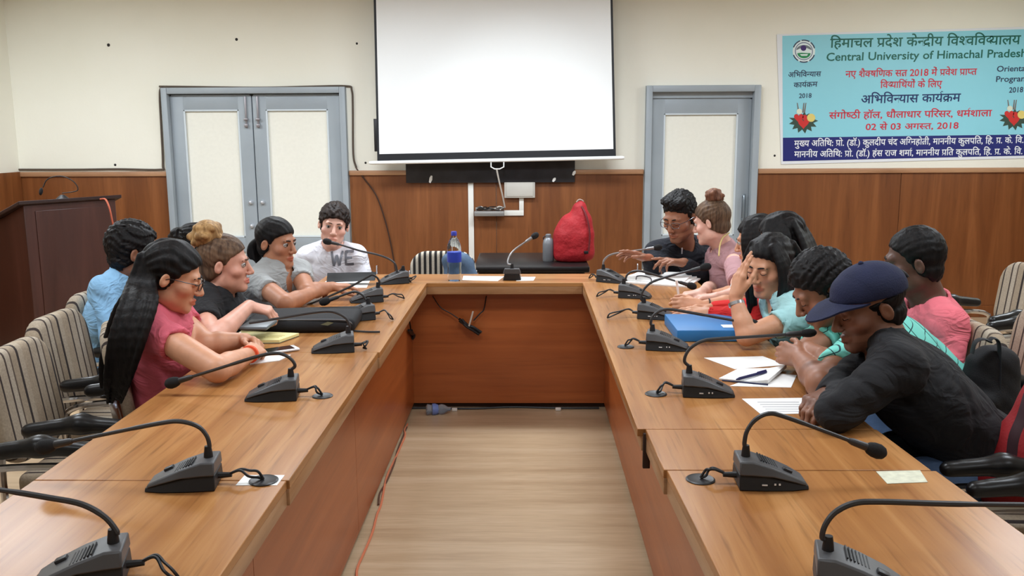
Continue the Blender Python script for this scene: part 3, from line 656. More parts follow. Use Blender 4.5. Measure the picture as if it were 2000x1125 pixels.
tag(MB().tube(catmull([T(686, 646, ZT+.006), T(720, 648, ZT+.005), T(742, 648, ZT+.005)], 5), .004, 6).build('audio_cable', MBLK), 'short black cable end lying right of the laptop sleeve', 'cable')
lp = tag(MB().box(T(505, 634, ZT+.065)+np.array([0, 0, 0]), (.11, .15, .016), .007).build('mobile_phone', M('grey_phone', (112, 120, 124), .4)), 'grey phone under the fingers of the person in the black T-shirt, on the sleeve', 'phone')
# tablet and paper in front of the white sweatshirt
tb = empty('tablet', (0, 0, 0), label='black tablet held upright between the grey T-shirt and white sweatshirt people', cat='tablet')
q = [A(637, 552, 4.72), A(732, 548, 4.72), A(735, 531, 4.8), A(639, 533, 4.8)]
MB().add([tuple(p) for p in q]+[(p[0], p[1]+.012, p[2]-.002) for p in q], [(0, 1, 2, 3), (7, 6, 5, 4), (0, 4, 5, 1), (1, 5, 6, 2), (2, 6, 7, 3), (3, 7, 4, 0)]).build('tablet_body', M('tablet_black', (18, 18, 20), .7), tb, bev=.003)
sheet([(620, 562), (716, 562), (724, 545), (640, 547)], 'white paper under the hand of the person in the grey T-shirt', cat='paper')
# water bottle
CLEAR = M('clear_plastic', (232, 240, 246), .06, trans=1.0, ior=1.12)
p = T(888, 548, ZT)
wbt = empty('water_bottle', (p[0], p[1], ZT), label='clear plastic water bottle with blue cap and label on the far table', cat='bottle')
k = 1.03
MB().lathe([(.036*k, .001), (.038*k, .012), (.036*k, .03), (.038*k, .05), (.036*k, .07), (.038*k, .09), (.0375*k, .10), (.0375*k, .165), (.038*k, .18), (.034*k, .205), (.022*k, .232), (.0135*k, .245), (.0135*k, .258)], (0, 0, 0), 28).build('bottle_body', CLEAR, wbt, angle=60)
MB().lathe([(.0385*k, .106), (.0388*k, .108), (.0388*k, .160), (.0385*k, .162)], (0, 0, 0), 28).build('bottle_label', M('label_blue', (40, 66, 178), .4), wbt)
MB().lathe([(.0145*k, .252), (.0155*k, .253), (.0155*k, .272), (.0135*k, .275)], (0, 0, 0), 20).build('bottle_cap', M('cap_blue', (50, 60, 170), .4), wbt)
# ------------------------------------------------------------------ behind the far table: black desk, red rucksack
a, b = A(925, 521, 5.9), A(1152, 521, 5.9)
dk = empty('low_cabinet', (0, 0, 0), label='low black cabinet behind the far table carrying the red rucksack', cat='cabinet')
MB().box(((a[0]+b[0])/2, 6.25, a[2]-.02), (b[0]-a[0], .72, .045), .012).build('cabinet_top', M('black_laminate', (24, 20, 20), .35), dk)
MB().box(((a[0]+b[0])/2, 6.27, (a[2]-.04)/2), (b[0]-a[0]-.06, .64, a[2]-.045), .005).build('cabinet_body', M('black_brown', (32, 22, 18), .5), dk)
ztop = a[2]+.0025
# ------------------------------------------------------------------ SDF modeller: smooth unions of capsules and ellipsoids, polygonised by surface nets
def _ax(lo, hi, hc, fine, hf):
    pts = [lo]; x = lo
    while x < hi:
        h = hc
        for a, b in fine:
            if a-hc <= x <= b: h = hf; break
        x += h; pts.append(x)
    return np.array(pts, np.float32)
class Field:
    def __init__(s, lo, hi, hc, fine=(), hf=None):
        s.ax = [_ax(lo[i], hi[i], hc, [(f[0][i], f[1][i]) for f in fine], hf or hc) for i in range(3)]
        s.D = np.full([len(a) for a in s.ax], 1., np.float32); s.mg = hc*2.5
    def sub(s, lo, hi):
        sl = []
        for i in range(3):
            a = max(0, np.searchsorted(s.ax[i], lo[i])-1); b = min(len(s.ax[i]), np.searchsorted(s.ax[i], hi[i])+1); sl.append(slice(a, b))
            if b <= a: return None, None
        g = np.meshgrid(*[s.ax[i][sl[i]] for i in range(3)], indexing='ij', sparse=True); return tuple(sl), g
    def _op(s, fn, lo, hi, k, op):
        m = s.mg+k; sl, g = s.sub(np.array(lo)-m, np.array(hi)+m)
        if sl is None: return
        d = fn(*g).astype(np.float32); D = s.D[sl]
        if op == 'cut': d = -d
        if k > 0:
            if op == 'add':
                h = np.clip(.5+.5*(D-d)/k, 0, 1); s.D[sl] = D*(1-h)+d*h-k*h*(1-h)
            else:
                h = np.clip(.5-.5*(D-d)/k, 0, 1); s.D[sl] = D*(1-h)+d*h+k*h*(1-h)
        else: s.D[sl] = np.minimum(D, d) if op == 'add' else np.maximum(D, d)
    def rc(s, a, b, r1, r2=None, k=.01, op='add', flat=None):
        a = np.array(a, float); b = np.array(b, float); r2 = r1 if r2 is None else r2; R = max(r1, r2); ab = b-a; L2 = max(ab@ab, 1e-9)
        def fn(X, Y, Z):
            t = np.clip(((X-a[0])*ab[0]+(Y-a[1])*ab[1]+(Z-a[2])*ab[2])/L2, 0, 1)
            dx, dy, dz = X-a[0]-t*ab[0], Y-a[1]-t*ab[1], Z-a[2]-t*ab[2]
            d2 = dx*dx+dy*dy+dz*dz
            if flat is not None:
                q = dx*flat[0][0]+dy*flat[0][1]+dz*flat[0][2]; d2 = d2+q*q*(flat[1]**2-1)
            return np.sqrt(d2)-(r1+t*(r2-r1))
        s._op(fn, np.minimum(a, b)-R, np.maximum(a, b)+R, k, op); return s
    def el(s, c, r, Rm=None, k=.01, op='add'):
        c = np.array(c, float); r = np.array(r, float) if hasattr(r, '__len__') else np.array([r]*3, float); Rm = np.eye(3) if Rm is None else np.array(Rm); e = np.abs(Rm) @ r
        def fn(X, Y, Z):
            x, y, z = X-c[0], Y-c[1], Z-c[2]
            l = [(x*Rm[0, i]+y*Rm[1, i]+z*Rm[2, i])/r[i] for i in range(3)]
            k0 = np.sqrt(l[0]**2+l[1]**2+l[2]**2); k1 = np.sqrt((l[0]/r[0])**2+(l[1]/r[1])**2+(l[2]/r[2])**2)
            return k0*(k0-1)/np.maximum(k1, 1e-6)
        s._op(fn, c-e, c+e, k, op); return s
    def fn(s, f, lo, hi, k=0, op='cut'): s._op(f, lo, hi, k, op); return s
    def all(s): return np.meshgrid(*s.ax, indexing='ij', sparse=True)
    def mesh(s, smooth=1):
        D = s.D
        for i in range(3):                            # close at the box
            sl = [slice(None)]*3; sl[i] = 0; D[tuple(sl)] = 1; sl[i] = -1; D[tuple(sl)] = 1
        ins = D < 0; n = np.array(D.shape)
        cnt = np.zeros(n-1, np.uint8)
        for dx in (0, 1):
            for dy in (0, 1):
                for dz in (0, 1): cnt += ins[dx:n[0]-1+dx, dy:n[1]-1+dy, dz:n[2]-1+dz]
        idx = np.argwhere((cnt > 0) & (cnt < 8)); N = len(idx)
        if N == 0: return np.zeros((0, 3)), np.zeros((0, 4), int)
        vid = np.full(n-1, -1, np.int32); vid[tuple(idx.T)] = np.arange(N)
        acc = np.zeros((N, 3)); num = np.zeros(N)
        cor = [(a, b, c) for a in (0, 1) for b in (0, 1) for c in (0, 1)]
        val = {c: D[tuple((idx+c).T)] for c in cor}
        for a in cor:
            for ax in range(3):
                if a[ax]: continue
                b = list(a); b[ax] = 1; b = tuple(b); va, vb = val[a], val[b]; m = (va < 0) != (vb < 0)
                if not m.any(): continue
                t = va[m]/(va[m]-vb[m]); P = np.empty((m.sum(), 3))
                for q in range(3):
                    g = s.ax[q]; P[:, q] = g[idx[m, q]+a[q]]
                    if q == ax: P[:, q] += t*(g[idx[m, q]+1]-g[idx[m, q]])
                acc[m] += P; num[m] += 1
        V = acc/num[:, None]; Q = []
        for ax in range(3):
            u, w = (ax+1) % 3, (ax+2) % 3
            sa = [slice(None)]*3; sb = [slice(None)]*3; sa[ax] = slice(0, -1); sb[ax] = slice(1, None)
            m = ins[tuple(sa)] != ins[tuple(sb)]; e = np.argwhere(m)
            e = e[(e[:, u] > 0) & (e[:, w] > 0) & (e[:, u] < n[u]-1) & (e[:, w] < n[w]-1)]
            o = np.zeros(3, int); o1 = o.copy(); o1[u] = 1; o2 = o.copy(); o2[w] = 1
            q = np.stack([vid[tuple((e-o1-o2).T)], vid[tuple((e-o2).T)], vid[tuple(e.T)], vid[tuple((e-o1).T)]], 1)
            fl = ins[tuple(e.T)]; q[~fl] = q[~fl][:, ::-1]; Q.append(q)
        Q = np.concatenate(Q); Q = Q[(Q >= 0).all(1)]
        for _ in range(smooth):
            S = np.zeros_like(V); c = np.zeros(N)
            for i in range(4):
                for j in (1, 3): np.add.at(S, Q[:, i], V[Q[:, (i+j) % 4]]); np.add.at(c, Q[:, i], 1)
            V = V*.5+.5*S/np.maximum(c, 1)[:, None]
        return V, Q
def sdf_obj(name, V, Q, mat, parent, org=(0, 0, 0), attr=None):
    me = bpy.data.meshes.new(name); V = V-np.array(org)
    me.vertices.add(len(V)); me.vertices.foreach_set('co', V.astype(np.float32).ravel())
    me.loops.add(Q.size); me.loops.foreach_set('vertex_index', Q.astype(np.int32).ravel())
    me.polygons.add(len(Q)); me.polygons.foreach_set('loop_start', np.arange(0, Q.size, 4, dtype=np.int32))
    me.polygons.foreach_set('use_smooth', np.ones(len(Q), bool))
    me.materials.append(mat); me.update(calc_edges=True); me.validate()
    if attr is not None:
        a = me.color_attributes.new('tone', 'FLOAT_COLOR', 'POINT'); a.data.foreach_set('color', np.concatenate([attr, np.ones((len(V), 1))], 1).astype(np.float32).ravel())
    o = bpy.data.objects.new(name, me); C.objects.link(o); o.parent = parent; return o

# ------------------------------------------------------------------ chairs
CHS = stripes('striped_upholstery', 1, .205, None, [(0, (186, 168, 144)), (.20, (66, 54, 50)), (.245, (192, 176, 154)), (.43, (76, 62, 56)), (.475, (200, 186, 166)), (.60, (104, 88, 76)), (.64, (180, 162, 138)), (.80, (56, 46, 44)), (.86, (196, 180, 158))], 0)
CHB = stripes('black_white_stripes', 1, .034, None, [(0, (214, 204, 186)), (.5, (36, 33, 34))], 0)
CHROME = M('chrome', (208, 210, 216), .14, 1.0); ARMB = M('black_armrest', (20, 20, 22), .32)
def make_chair(loc, rz, label, fab, w=.44, arms=(1, -1), hb=.88, tilt=8):
    t = empty('armchair', loc, rz, label, 'chair', 'striped chairs around the tables')
    def cushion(cx, cz, L, W, H, rot, name, top_round):
        F = Field((-L/2-.03, -W/2-.03, -H/2-.03), (L/2+.03, W/2+.03, H/2+.03), .012)
        def f(X, Y, Z):
            qx, qy, qz = np.abs(X)-L/2+.03, np.abs(Y)-W/2+top_round, np.abs(Z)-H/2+.02
            if name == 'backrest': 
                rr = top_round; qy = np.abs(Y)-W/2+rr; qx2 = np.abs(X)-L/2+rr
                d2 = np.sqrt(np.maximum(qx2, 0)**2+np.maximum(qy, 0)**2)+np.minimum(np.maximum(qx2, qy), 0)-rr
                return np.sqrt(np.maximum(d2+.022, 0)**2+np.maximum(qz, 0)**2)+np.minimum(np.maximum(d2+.022, qz), 0)-.022
            qy = np.abs(Y)-W/2+.03
            return np.sqrt(np.maximum(qx, 0)**2+np.maximum(qy, 0)**2+np.maximum(qz, 0)**2)+np.minimum(np.maximum(np.maximum(qx, qy), qz), 0)-.022
        F.fn(f, (-L, -W, -H), (L, W, H), 0, 'add'); V, Q = F.mesh(1)
        V = np.array([tuple(rot @ Vector(p)) for p in V])+np.array([cx, 0, cz]); return sdf_obj(name, V, Q, fab, t)
    ws = w-.05
    cushion(.0, .45, .45, ws, .075, Matrix.Identity(3), 'seat', .03)
    r = Matrix.Rotation(R_(-90-tilt), 3, 'Y')
    hb2 = hb-.50
    bx = -.235-math.sin(R_(tilt))*hb2/2
    cushion(bx, .50+hb2/2, hb2, ws, .06, r, 'backrest', .11)
    for s in (1, -1):
        y = s*w/2
        if s in arms:
            fr = MB().tube(catmull([(.19, y, .012), (.205, y, .35), (.205, y, .53), (.175, y, .592), (.08, y, .606), (-.1, y, .602), (-.215, y, .58), (-.235, y, .52), (-.235, y, .3), (-.25, y, .012)], 5), .0115, 8)
            fr.build('side_frame', CHROME, t)
            F = Field((-.2, y-.05, .6), (.25, y+.05, .72), .008)
            F.rc((-.14, y, .648), (.02, y, .668), .024, .028, .03).rc((.02, y, .668), (.165, y, .655), .028, .022, .03)
            V, Q = F.mesh(1); sdf_obj('armrest', V, Q, ARMB, t)
        else:
            MB().tube([(.19, y, .012), (.19, y, .43), (-.22, y, .43), (-.25, y, .012)], .0115, 8).build('side_frame', CHROME, t)
        MB().box((bx+.05-.06, s*(ws/2+.003), .57), (.035, .008, .26), .002, Matrix.Rotation(R_(-tilt), 3, 'Y')).build('back_support', CHROME, t)
    MB().tube([(.12, -w/2, .405), (.12, w/2, .405)], .01, 8).tube([(-.15, -w/2, .405), (-.15, w/2, .405)], .01, 8).build('cross_bar', CHROME, t)
    return t
def chair_dup(src, loc, rz, label):
    c = dup(src); c.location = loc; c.rotation_euler = (0, 0, rz); c['label'] = label; return c
cA = make_chair((-1.42, 2.84, 0), R_(3), 'empty beige striped armchair whose back is cut by the left edge of the photo', CHS)
chair_dup(cA, (-1.42, 2.2, 0), R_(2), 'empty beige striped armchair nearest the camera on the left, only arms and seat in view')
chair_dup(cA, (-1.55, 3.33, 0), R_(0), 'empty beige striped armchair with full rounded back just behind the pink-shirted person')
chair_dup(cA, (-1.66, 3.83, 0), R_(-6), 'beige striped armchair the person in the light blue shirt sits on')
pc = make_chair((-1.25, 3.22, 0), R_(24), 'striped chair of the pink-shirted person, mostly hidden by long hair', CHS, arms=())
chair_dup(cA, (1.30, 2.50, 0), R_(178), 'striped armchair with black arms under the person in the navy cap')
chair_dup(cA, (1.30, 1.93, 0), R_(181), 'empty striped armchair nearest the camera on the right, beside the red bag')
chair_dup(cA, (2.34, 4.48, 0), R_(196), 'empty beige striped armchair against the right panelling, farthest of that side')
chair_dup(cA, (2.36, 3.90, 0), R_(190), 'empty beige striped armchair cut by the right edge of the photo')
chair_dup(cA, (1.73, 3.33, 0), R_(185), 'striped armchair under the person in the pink shirt on the right')
chair_dup(cA, (1.95, 2.86, 0), R_(184), 'striped armchair in the second right row with the black backpack hung on it')
fc = make_chair((A(858, 520, 5.35)[0], 5.33, 0), R_(-90), 'black and white striped chair behind the water bottle with denim over it', CHB, w=.47, arms=(), hb=.825, tilt=4)
# seats hidden behind people, for the sitters
chair_dup(pc, (-1.4, 3.72, 0), R_(0), 'striped chair hidden under the person in the black T-shirt')
chair_dup(pc, (-1.4, 4.32, 0), R_(0), 'striped chair hidden under the person in the grey T-shirt')
make_chair((-1.2, 5.55, 0), R_(-90), 'striped chair hidden behind the person in the white sweatshirt', CHS, arms=(), hb=.70)
make_chair((.93, 5.6, 0), R_(-90), 'striped chair hidden behind the person in the dark charcoal shirt', CHS, arms=(), hb=.70)
for i, (y, lb) in enumerate(((4.98, 'striped chair hidden under the person in the mauve top'), (3.68, 'striped chair hidden under the person resting the forehead on one hand'), (3.12, 'striped chair hidden under the person in the teal checked shirt'))):
    chair_dup(pc, (1.32, y, 0), R_(180), lb)
# ------------------------------------------------------------------ podium
zp = 1.15
pod = empty('podium', (0, 0, 0), label='dark brown wooden lectern standing at the left by the wall', cat='lectern')
n0 = np.array([A(45, 395, 5.5)[0], 5.5]); tv = np.array([.5, .85]); tv /= np.linalg.norm(tv); bv = np.array([-.85, .5]); bv /= np.linalg.norm(bv)
PODM = wood('dark_lectern_veneer', (58, 30, 24), (68, 37, 30), (80, 46, 38), (2.5, 2.5, .3), 2.5, .4, .8)
wq, dq = .64, .52; q = [n0, n0+tv*wq, n0+tv*wq+bv*dq, n0+bv*dq]
def slab(q, z0s, z1s): return MB().add([(q[i][0], q[i][1], z0s[i]) for i in range(4)]+[(q[i][0], q[i][1], z1s[i]) for i in range(4)], [(3, 2, 1, 0), (4, 5, 6, 7), (0, 1, 5, 4), (1, 2, 6, 5), (2, 3, 7, 6), (3, 0, 4, 7)])
slab(q, [.06]*4, [zp-.02, zp-.02, zp-.2, zp-.2]).build('lectern_body', PODM, pod, bev=.004)
MB().prism([tuple(n0+tv*.03+bv*.03), tuple(n0+tv*(wq-.03)+bv*.03), tuple(n0+tv*(wq-.03)+bv*(dq-.03)), tuple(n0+tv*.03+bv*(dq-.03))], 0, .062).build('plinth', BLK, pod)
q2 = [n0-tv*.045-bv*.03, n0+tv*(wq+.03)-bv*.03, n0+tv*(wq+.03)+bv*(dq+.03), n0-tv*.045+bv*(dq+.03)]
slab(q2, [zp-.012, zp-.012, zp-.206, zp-.206], [zp+.01, zp+.01, zp-.184, zp-.184]).build('slanted_top', M('lectern_top', (44, 26, 24), .4), pod, bev=.003)
slab([n0+tv*.07-bv*.006, n0+tv*(wq-.05)-bv*.006, n0+tv*(wq-.05)+bv*.01, n0+tv*.07+bv*.01], [.12]*4, [zp-.06]*4).build('front_panel', PODM, pod, bev=.003)
pm = empty('podium_microphone', (0, 0, 0), label='thin black gooseneck microphone on the dark lectern', cat='microphone')
bpx = np.array([*(n0+tv*.33+bv*.11), zp-.036]); yb = bpx[1]
MB().lathe([(.045, -.012), (.045, .03), (.03, .045), (.012, .06)], tuple(bpx), 16).build('mic_base', MBLK, pm)
gp = catmull([bpx+[0, 0, .07], A(151, 372, yb), A(145, 356, yb), A(125, 345, yb), A(105, 345, yb), A(91, 352, yb), A(84, 366, yb)], 6)
MB().tube(gp, .0035, 6).build('gooseneck', MBLK, pm)
MB().ball(A(80, 374, yb), (.012, .012, .026), rot=Matrix.Rotation(R_(14), 3, 'Y')).build('foam_head', FOAM, pm)
tag(MB().tube(catmull([A(196, 389, 5.68), A(206, 391, 5.66)+[0, 0, .005], A(213, 404, 5.63), A(218, 425, 5.62), A(223, 460, 5.62)-[0, 0, 0], A(222, 540, 5.62), A(222, 540, 5.62)*[1, 1, .35], A(222, 540, 5.62)*[1, 1, 0]+[0, 0, .012], A(222, 540, 5.62)*[1, 1, 0]+[.25, -.1, .007]], 5), .006, 6).build('extension_cord', M('orange_cord', (176, 84, 56), .6)), 'orange cord draped over the front of the dark lectern', 'cord')
# ------------------------------------------------------------------ bags
def blob(name, F, mat, parent, sm=2, disp=None):
    if disp is not None:
        X, Y, Z = F.all(); F.D = F.D+disp(X, Y, Z).astype(np.float32)
    V, Q = F.mesh(sm); return sdf_obj(name, V, Q, mat, parent)
rr = empty('rucksack', (0, 0, 0), label='bright red pointed rucksack standing on the low black cabinet', cat='bag')
Yr = 6.15
def RP(px, py, dy=0): return A(px, py, Yr+dy)
ctr = RP(1120, 460)
F = Field(ctr-[.25, .2, .35], ctr+[.25, .2, .35], .01)
F.rc(RP(1110, 492), RP(1132, 492), .105, .105, .03).rc(RP(1110, 465), RP(1134, 460), .105, .10, .05).rc(RP(1115, 440), RP(1138, 430), .085, .065, .05).rc(RP(1130, 405), RP(1134, 402), .04, .036, .07)
F.fn(lambda X, Y, Z: Z-ztop+0*X+0*Y, ctr-[.3, .3, .4], [ctr[0]+.3, ctr[1]+.3, ztop], .02, 'cut')
blob('bag_body', F, M('red_nylon', (158, 18, 28), .65, var=(12, .12), bump=(14, .5, .03)), rr, 1, lambda X, Y, Z: .004*np.sin(26*X+14*Z)*np.sin(18*Z-9*X+2*Y))
MB().tube(catmull([RP(1133, 397, -.02), RP(1145, 420, -.075), RP(1152, 455, -.09), RP(1150, 490, -.1)], 6), .007, 6, flat=.4).build('shoulder_strap', M('dark_red', (96, 22, 28), .7), rr)
MB().tube(catmull([RP(1126, 395), RP(1131, 390), RP(1138, 392), RP(1139, 398)], 5), .006, 6).build('carry_loop', M('loop_grey', (150, 130, 120), .6), rr)
MB().box(RP(1145, 493, -.105), (.03, .01, .02), .003).build('buckle', BLK, rr)
fl = empty('steel_flask', (0, 0, 0), label='grey flask standing left of the red rucksack', cat='flask')
p = RP(1071, 490); p[2] = ztop
MB().lathe([(.036, 0), (.04, .01), (.04, .12), (.034, .15), (.02, .165), (.02, .185), (.014, .19)], tuple(p), 20).build('flask_body', M('grey_flask', (122, 124, 128), .4, .3), fl)
MB().tube(catmull([p+[-.02, 0, .175], p+[-.035, 0, .165], p+[-.03, 0, .14]], 4), .004, 6).build('flask_loop', BLK, fl)
dj = A(900, 520, 5.40)
F = Field(dj-[.16, .16, .3], dj+[.16, .14, .12], .01)
F.rc(A(880, 507, 5.37), A(915, 515, 5.37), .05, .04, .03).rc(A(905, 512, 5.37), A(925, 545, 5.36), .045, .045, .03).rc(A(880, 510, 5.36), A(885, 560, 5.33), .04, .05, .03).rc(A(905, 512, 5.37), A(905, 560, 5.34), .04, .05, .03)
tag(blob('denim_jacket', F, M('denim_blue', (78, 98, 122), .9, var=(14, .3), bump=(200, .3)), None, 1, lambda X, Y, Z: .006*np.sin(40*X+10*Z)), 'blue denim jacket thrown over the black and white striped chair', 'jacket')
bp = empty('backpack', (0, 0, 0), label='black backpack hanging from a chair back behind the person in the cap', cat='bag')
Yk = 2.95
def KP(px, py, dy=0): return A(px, py, Yk+dy)
c = KP(1920, 760); F = Field(c-[.2, .2, .25], c+[.2, .2, .25], .01)
[F.rc(KP(x0, y0, dy), KP(x1, y1, dy), .05, .058, .045) for x0, y0, x1, y1, dy in ((1915, 712, 1898, 838, -.03), (1958, 708, 1966, 838, -.03), (1935, 706, 1932, 840, -.04), (1925, 712, 1915, 838, .05), (1955, 712, 1962, 838, .05))]; F.rc(KP(1900, 785, -.085), KP(1930, 785, -.085), .035, .035, .02).rc(KP(1897, 830, -.085), KP(1932, 830, -.085), .04, .04, .02)
blob('bag_body', F, M('black_bag_fabric', (22, 22, 25), .8, bump=(300, .3)), bp, 1, lambda X, Y, Z: .004*np.sin(30*X+20*Z)*np.sin(22*Z)+.003*np.abs(np.sin(55*Z+14*X+2*np.sin(20*X))))
for a in ([(1930, 668), (1938, 660), (1950, 668), (1952, 700), (1950, 760), (1940, 850)], [(1898, 690), (1905, 668), (1920, 662), (1935, 668)]):
    MB().tube(catmull([KP(x, y, -.085) for x, y in a], 5), .013, 8, flat=.3).build('shoulder_strap', M('strap_black', (30, 30, 33), .7), bp)
for x, y in ((1911, 812), (1907, 858)): MB().box(KP(x, y, -.14), (.012, .006, .034), .002).build('zip_puller', M('zip_steel', (170, 172, 176), .3, .9), bp)
rb = empty('holdall', (0, 0, 0), label='red bag with dark straps behind the black chair arms at the right edge', cat='bag')
Yk = 2.48; c = KP(1985, 870); F = Field(c-[.3, .2, .32], c+[.4, .22, .3], .012)
F.rc(KP(2052, 765), KP(2000, 885), .05, .085, .04).rc(KP(2005, 890), KP(1965, 935), .09, .075, .05).rc(KP(2060, 800), KP(2080, 930), .09, .12, .06).rc(KP(1965, 940), KP(2060, 960), .085, .1, .05)
blob('bag_body', F, M('red_canvas', (158, 28, 34), .7, bump=(120, .3)), rb, 1, lambda X, Y, Z: .004*np.sin(30*X+20*Z))
MB().tube(catmull([KP(2010, 770, -.09), KP(1996, 815, -.10), KP(1980, 855, -.11), KP(1975, 900, -.11)], 5), .016, 8, flat=.25).build('bag_strap', M('strap_maroon', (66, 40, 46), .7), rb)
# ------------------------------------------------------------------ inside the U
zb = lambda px, py: A(px, py, 4.885)
for nm, pts, tie, lb in (('cable_bundle', [(900, 622), (912, 632), (922, 640), (938, 648)], ((917, 634), (925, 605)), 'black bundle of cables with a white tie hanging on the inner far panel'),):
    o = empty(nm, (0, 0, 0), label=lb, cat='cables')
    for k in range(5): MB().tube(catmull([zb(x, y)+np.array([random.uniform(-.008, .008), -random.uniform(0, .03), random.uniform(-.012, .012)]) for x, y in pts], 5), .008, 6).build('bundled_cable', MBLK, o)
    MB().tube([zb(*tie[0])+[0, -.04, 0], zb(*tie[1])+[0, -.045, 0]], .005, 6).build('cable_tie', M('white_tie', (196, 190, 180), .6), o)
    MB().tube(catmull([zb(925, 626), zb(938, 612), zb(945, 604), zb(950, 578)], 5), .004, 6).tube(catmull([zb(895, 622), zb(880, 612), zb(860, 600), zb(845, 578)], 5), .003, 6).build('hanging_wire', MBLK, o)
ob = empty('cable_bundle', (0, 0, 0), label='small dark cable knot with a white tie on the inner left panel', cat='cables')
def lp_(px, py):
    d = _ray(px, py); return CAM_O+d*((-.645)/d[0])
for k in range(4): MB().tube(catmull([lp_(798+k*2, 645), lp_(803+k, 652), lp_(810-k, 655), lp_(806, 662)], 5), .007, 6).build('bundled_cable', MBLK, ob)
MB().tube([lp_(808, 655), lp_(832, 641)+[.03, 0, 0]], .005, 6).build('cable_tie', M('white_tie', (196, 190, 180), .6), ob)
MB().tube([lp_(803, 648), lp_(800, 628)], .004, 6).build('hanging_wire', MBLK, ob)
f0 = lambda px, py, z=.006: T(px, py, z)
cable('floor_cable', [f0(800, 797), f0(840, 797), f0(920, 798), f0(1000, 795), f0(1090, 797), f0(1170, 797)], .006, BLK, 'black cable lying along the foot of the inner far panel')
cr = empty('crushed_bottle', (0, 0, 0), label='crushed clear plastic bottle lying on the floor at the inner far panel', cat='bottle')
a, b = T(832, 800, .03), T(880, 799, .025); rt = Vector(b-a).to_track_quat('Z', 'Y').to_matrix(); L = np.linalg.norm(b-a)
MB().lathe([(.02, 0), (.032, .006), (.026, .03), (.034, .05), (.024, .07), (.03, L*.62), (.026, L*.75), (.012, L*.9), (.012, L)], tuple(a), 14, rt).build('bottle_body', M('dull_plastic', (196, 206, 220), .15, trans=.75, ior=1.2), cr)
MB().lathe([(.033, .035), (.034, .05), (.026, .068)], tuple(a), 14, rt).build('bottle_label', M('label_pale_blue', (110, 130, 190), .5), cr)
for px, py, lb in ((888, 798, 'small white plug beside the crushed bottle on the floor'), (1090, 797, 'small white clip on the floor cable right of the middle')):
    p = T(px, py, .012); tag(MB().box((p[0], p[1]-.012, .01), (.032, .016, .018), .004).build('cable_clip', WHP), lb, 'clip')
zig = [(796, 828)]+[(x+random.uniform(-4, 4), y) for x, y in ((790, 840), (787, 852), (776, 880), (768, 900), (764, 915), (757, 930), (754, 948), (742, 985), (736, 1005), (725, 1040), (712, 1080), (700, 1110), (694, 1135))]
cable('twisted_flex', [f0(*q) for q in zig], .005, M('pink_orange_flex', (206, 120, 84), .6), 'thin twisted orange wire on the floor along the left panel', 'wire')
cable('twisted_flex', [f0(x-3+random.uniform(-5, 5), y) for x, y in ((793, 834), (784, 858), (776, 880), (770, 905), (756, 940), (748, 962), (742, 985))], .004, M('dark_flex', (96, 62, 46), .6), 'short darker twisted wire on the floor along the left panel', 'wire')
# ------------------------------------------------------------------ people
def skinmat(name, col):
    t = NT(name); a = t.n('ShaderNodeVertexColor'); a.layer_name = 'tone'
    nz = t.n('ShaderNodeTexNoise', i_Scale=30.0, i_Detail=3.0); t.l(t.coords(), nz.inputs[0])
    c = lin(col); lo = tuple(x*.92 for x in c[:3])+(1,); hi = tuple(min(1, x*1.08) for x in c[:3])+(1,)
    b = t.ramp(nz.outputs[0], [(.3, lo), (.7, hi)])
    mx = t.n('ShaderNodeMix', data_type='RGBA', blend_type='MULTIPLY'); mx.inputs[0].default_value = 1
    t.l(b, mx.inputs[6]); t.l(a.outputs[0], mx.inputs[7]); t.l(mx.outputs[2], t.b.inputs['Base Color'])
    set_b(t.b, Roughness=.48, **{'Specular IOR Level': .4}); return t.m
def hairmat(name, c1, c2):
    if name in _M: return _M[name]
    t = NT(name); n = t.n('ShaderNodeTexNoise', i_Scale=9.0, i_Detail=4.0); t.l(t.coords((9, 9, 1.2)), n.inputs[0])
    t.l(t.ramp(n.outputs[0], [(.35, lin(c1)), (.65, lin(c2))]), t.b.inputs['Base Color']); set_b(t.b, Roughness=.55, **{'Specular IOR Level': .2})
    t.bump(n.outputs[0], .5, .006); _M[name] = t.m; return t.m
HBLK = hairmat('black_hair', (9, 8, 9), (24, 20, 20)); HBRN = hairmat('dark_brown_hair', (24, 18, 16), (50, 39, 34))
HBLD = hairmat('bun_blond_hair', (128, 94, 56), (188, 150, 100)); HDB = hairmat('ash_brown_hair', (70, 52, 40), (112, 88, 68)); HAU = hairmat('auburn_bun_hair', (90, 58, 44), (136, 94, 72))
EYEW = M('eye_white', (188, 180, 174), .4); EYED = M('eye_dark', (32, 22, 18), .15); BROW = M('eyebrow_black', (26, 20, 18), .8); BROWL = M('eyebrow_brown', (88, 64, 48), .8); LASH = M('lash_line', (24, 18, 18), .7)
def nrm(v): v = np.array(v, float); return v/(np.linalg.norm(v)+1e-12)
def rotm(yaw, pitch=0, roll=0):
    return np.array((Matrix.Rotation(R_(yaw), 3, 'Z') @ Matrix.Rotation(R_(pitch), 3, 'X') @ Matrix.Rotation(R_(roll), 3, 'Y')))
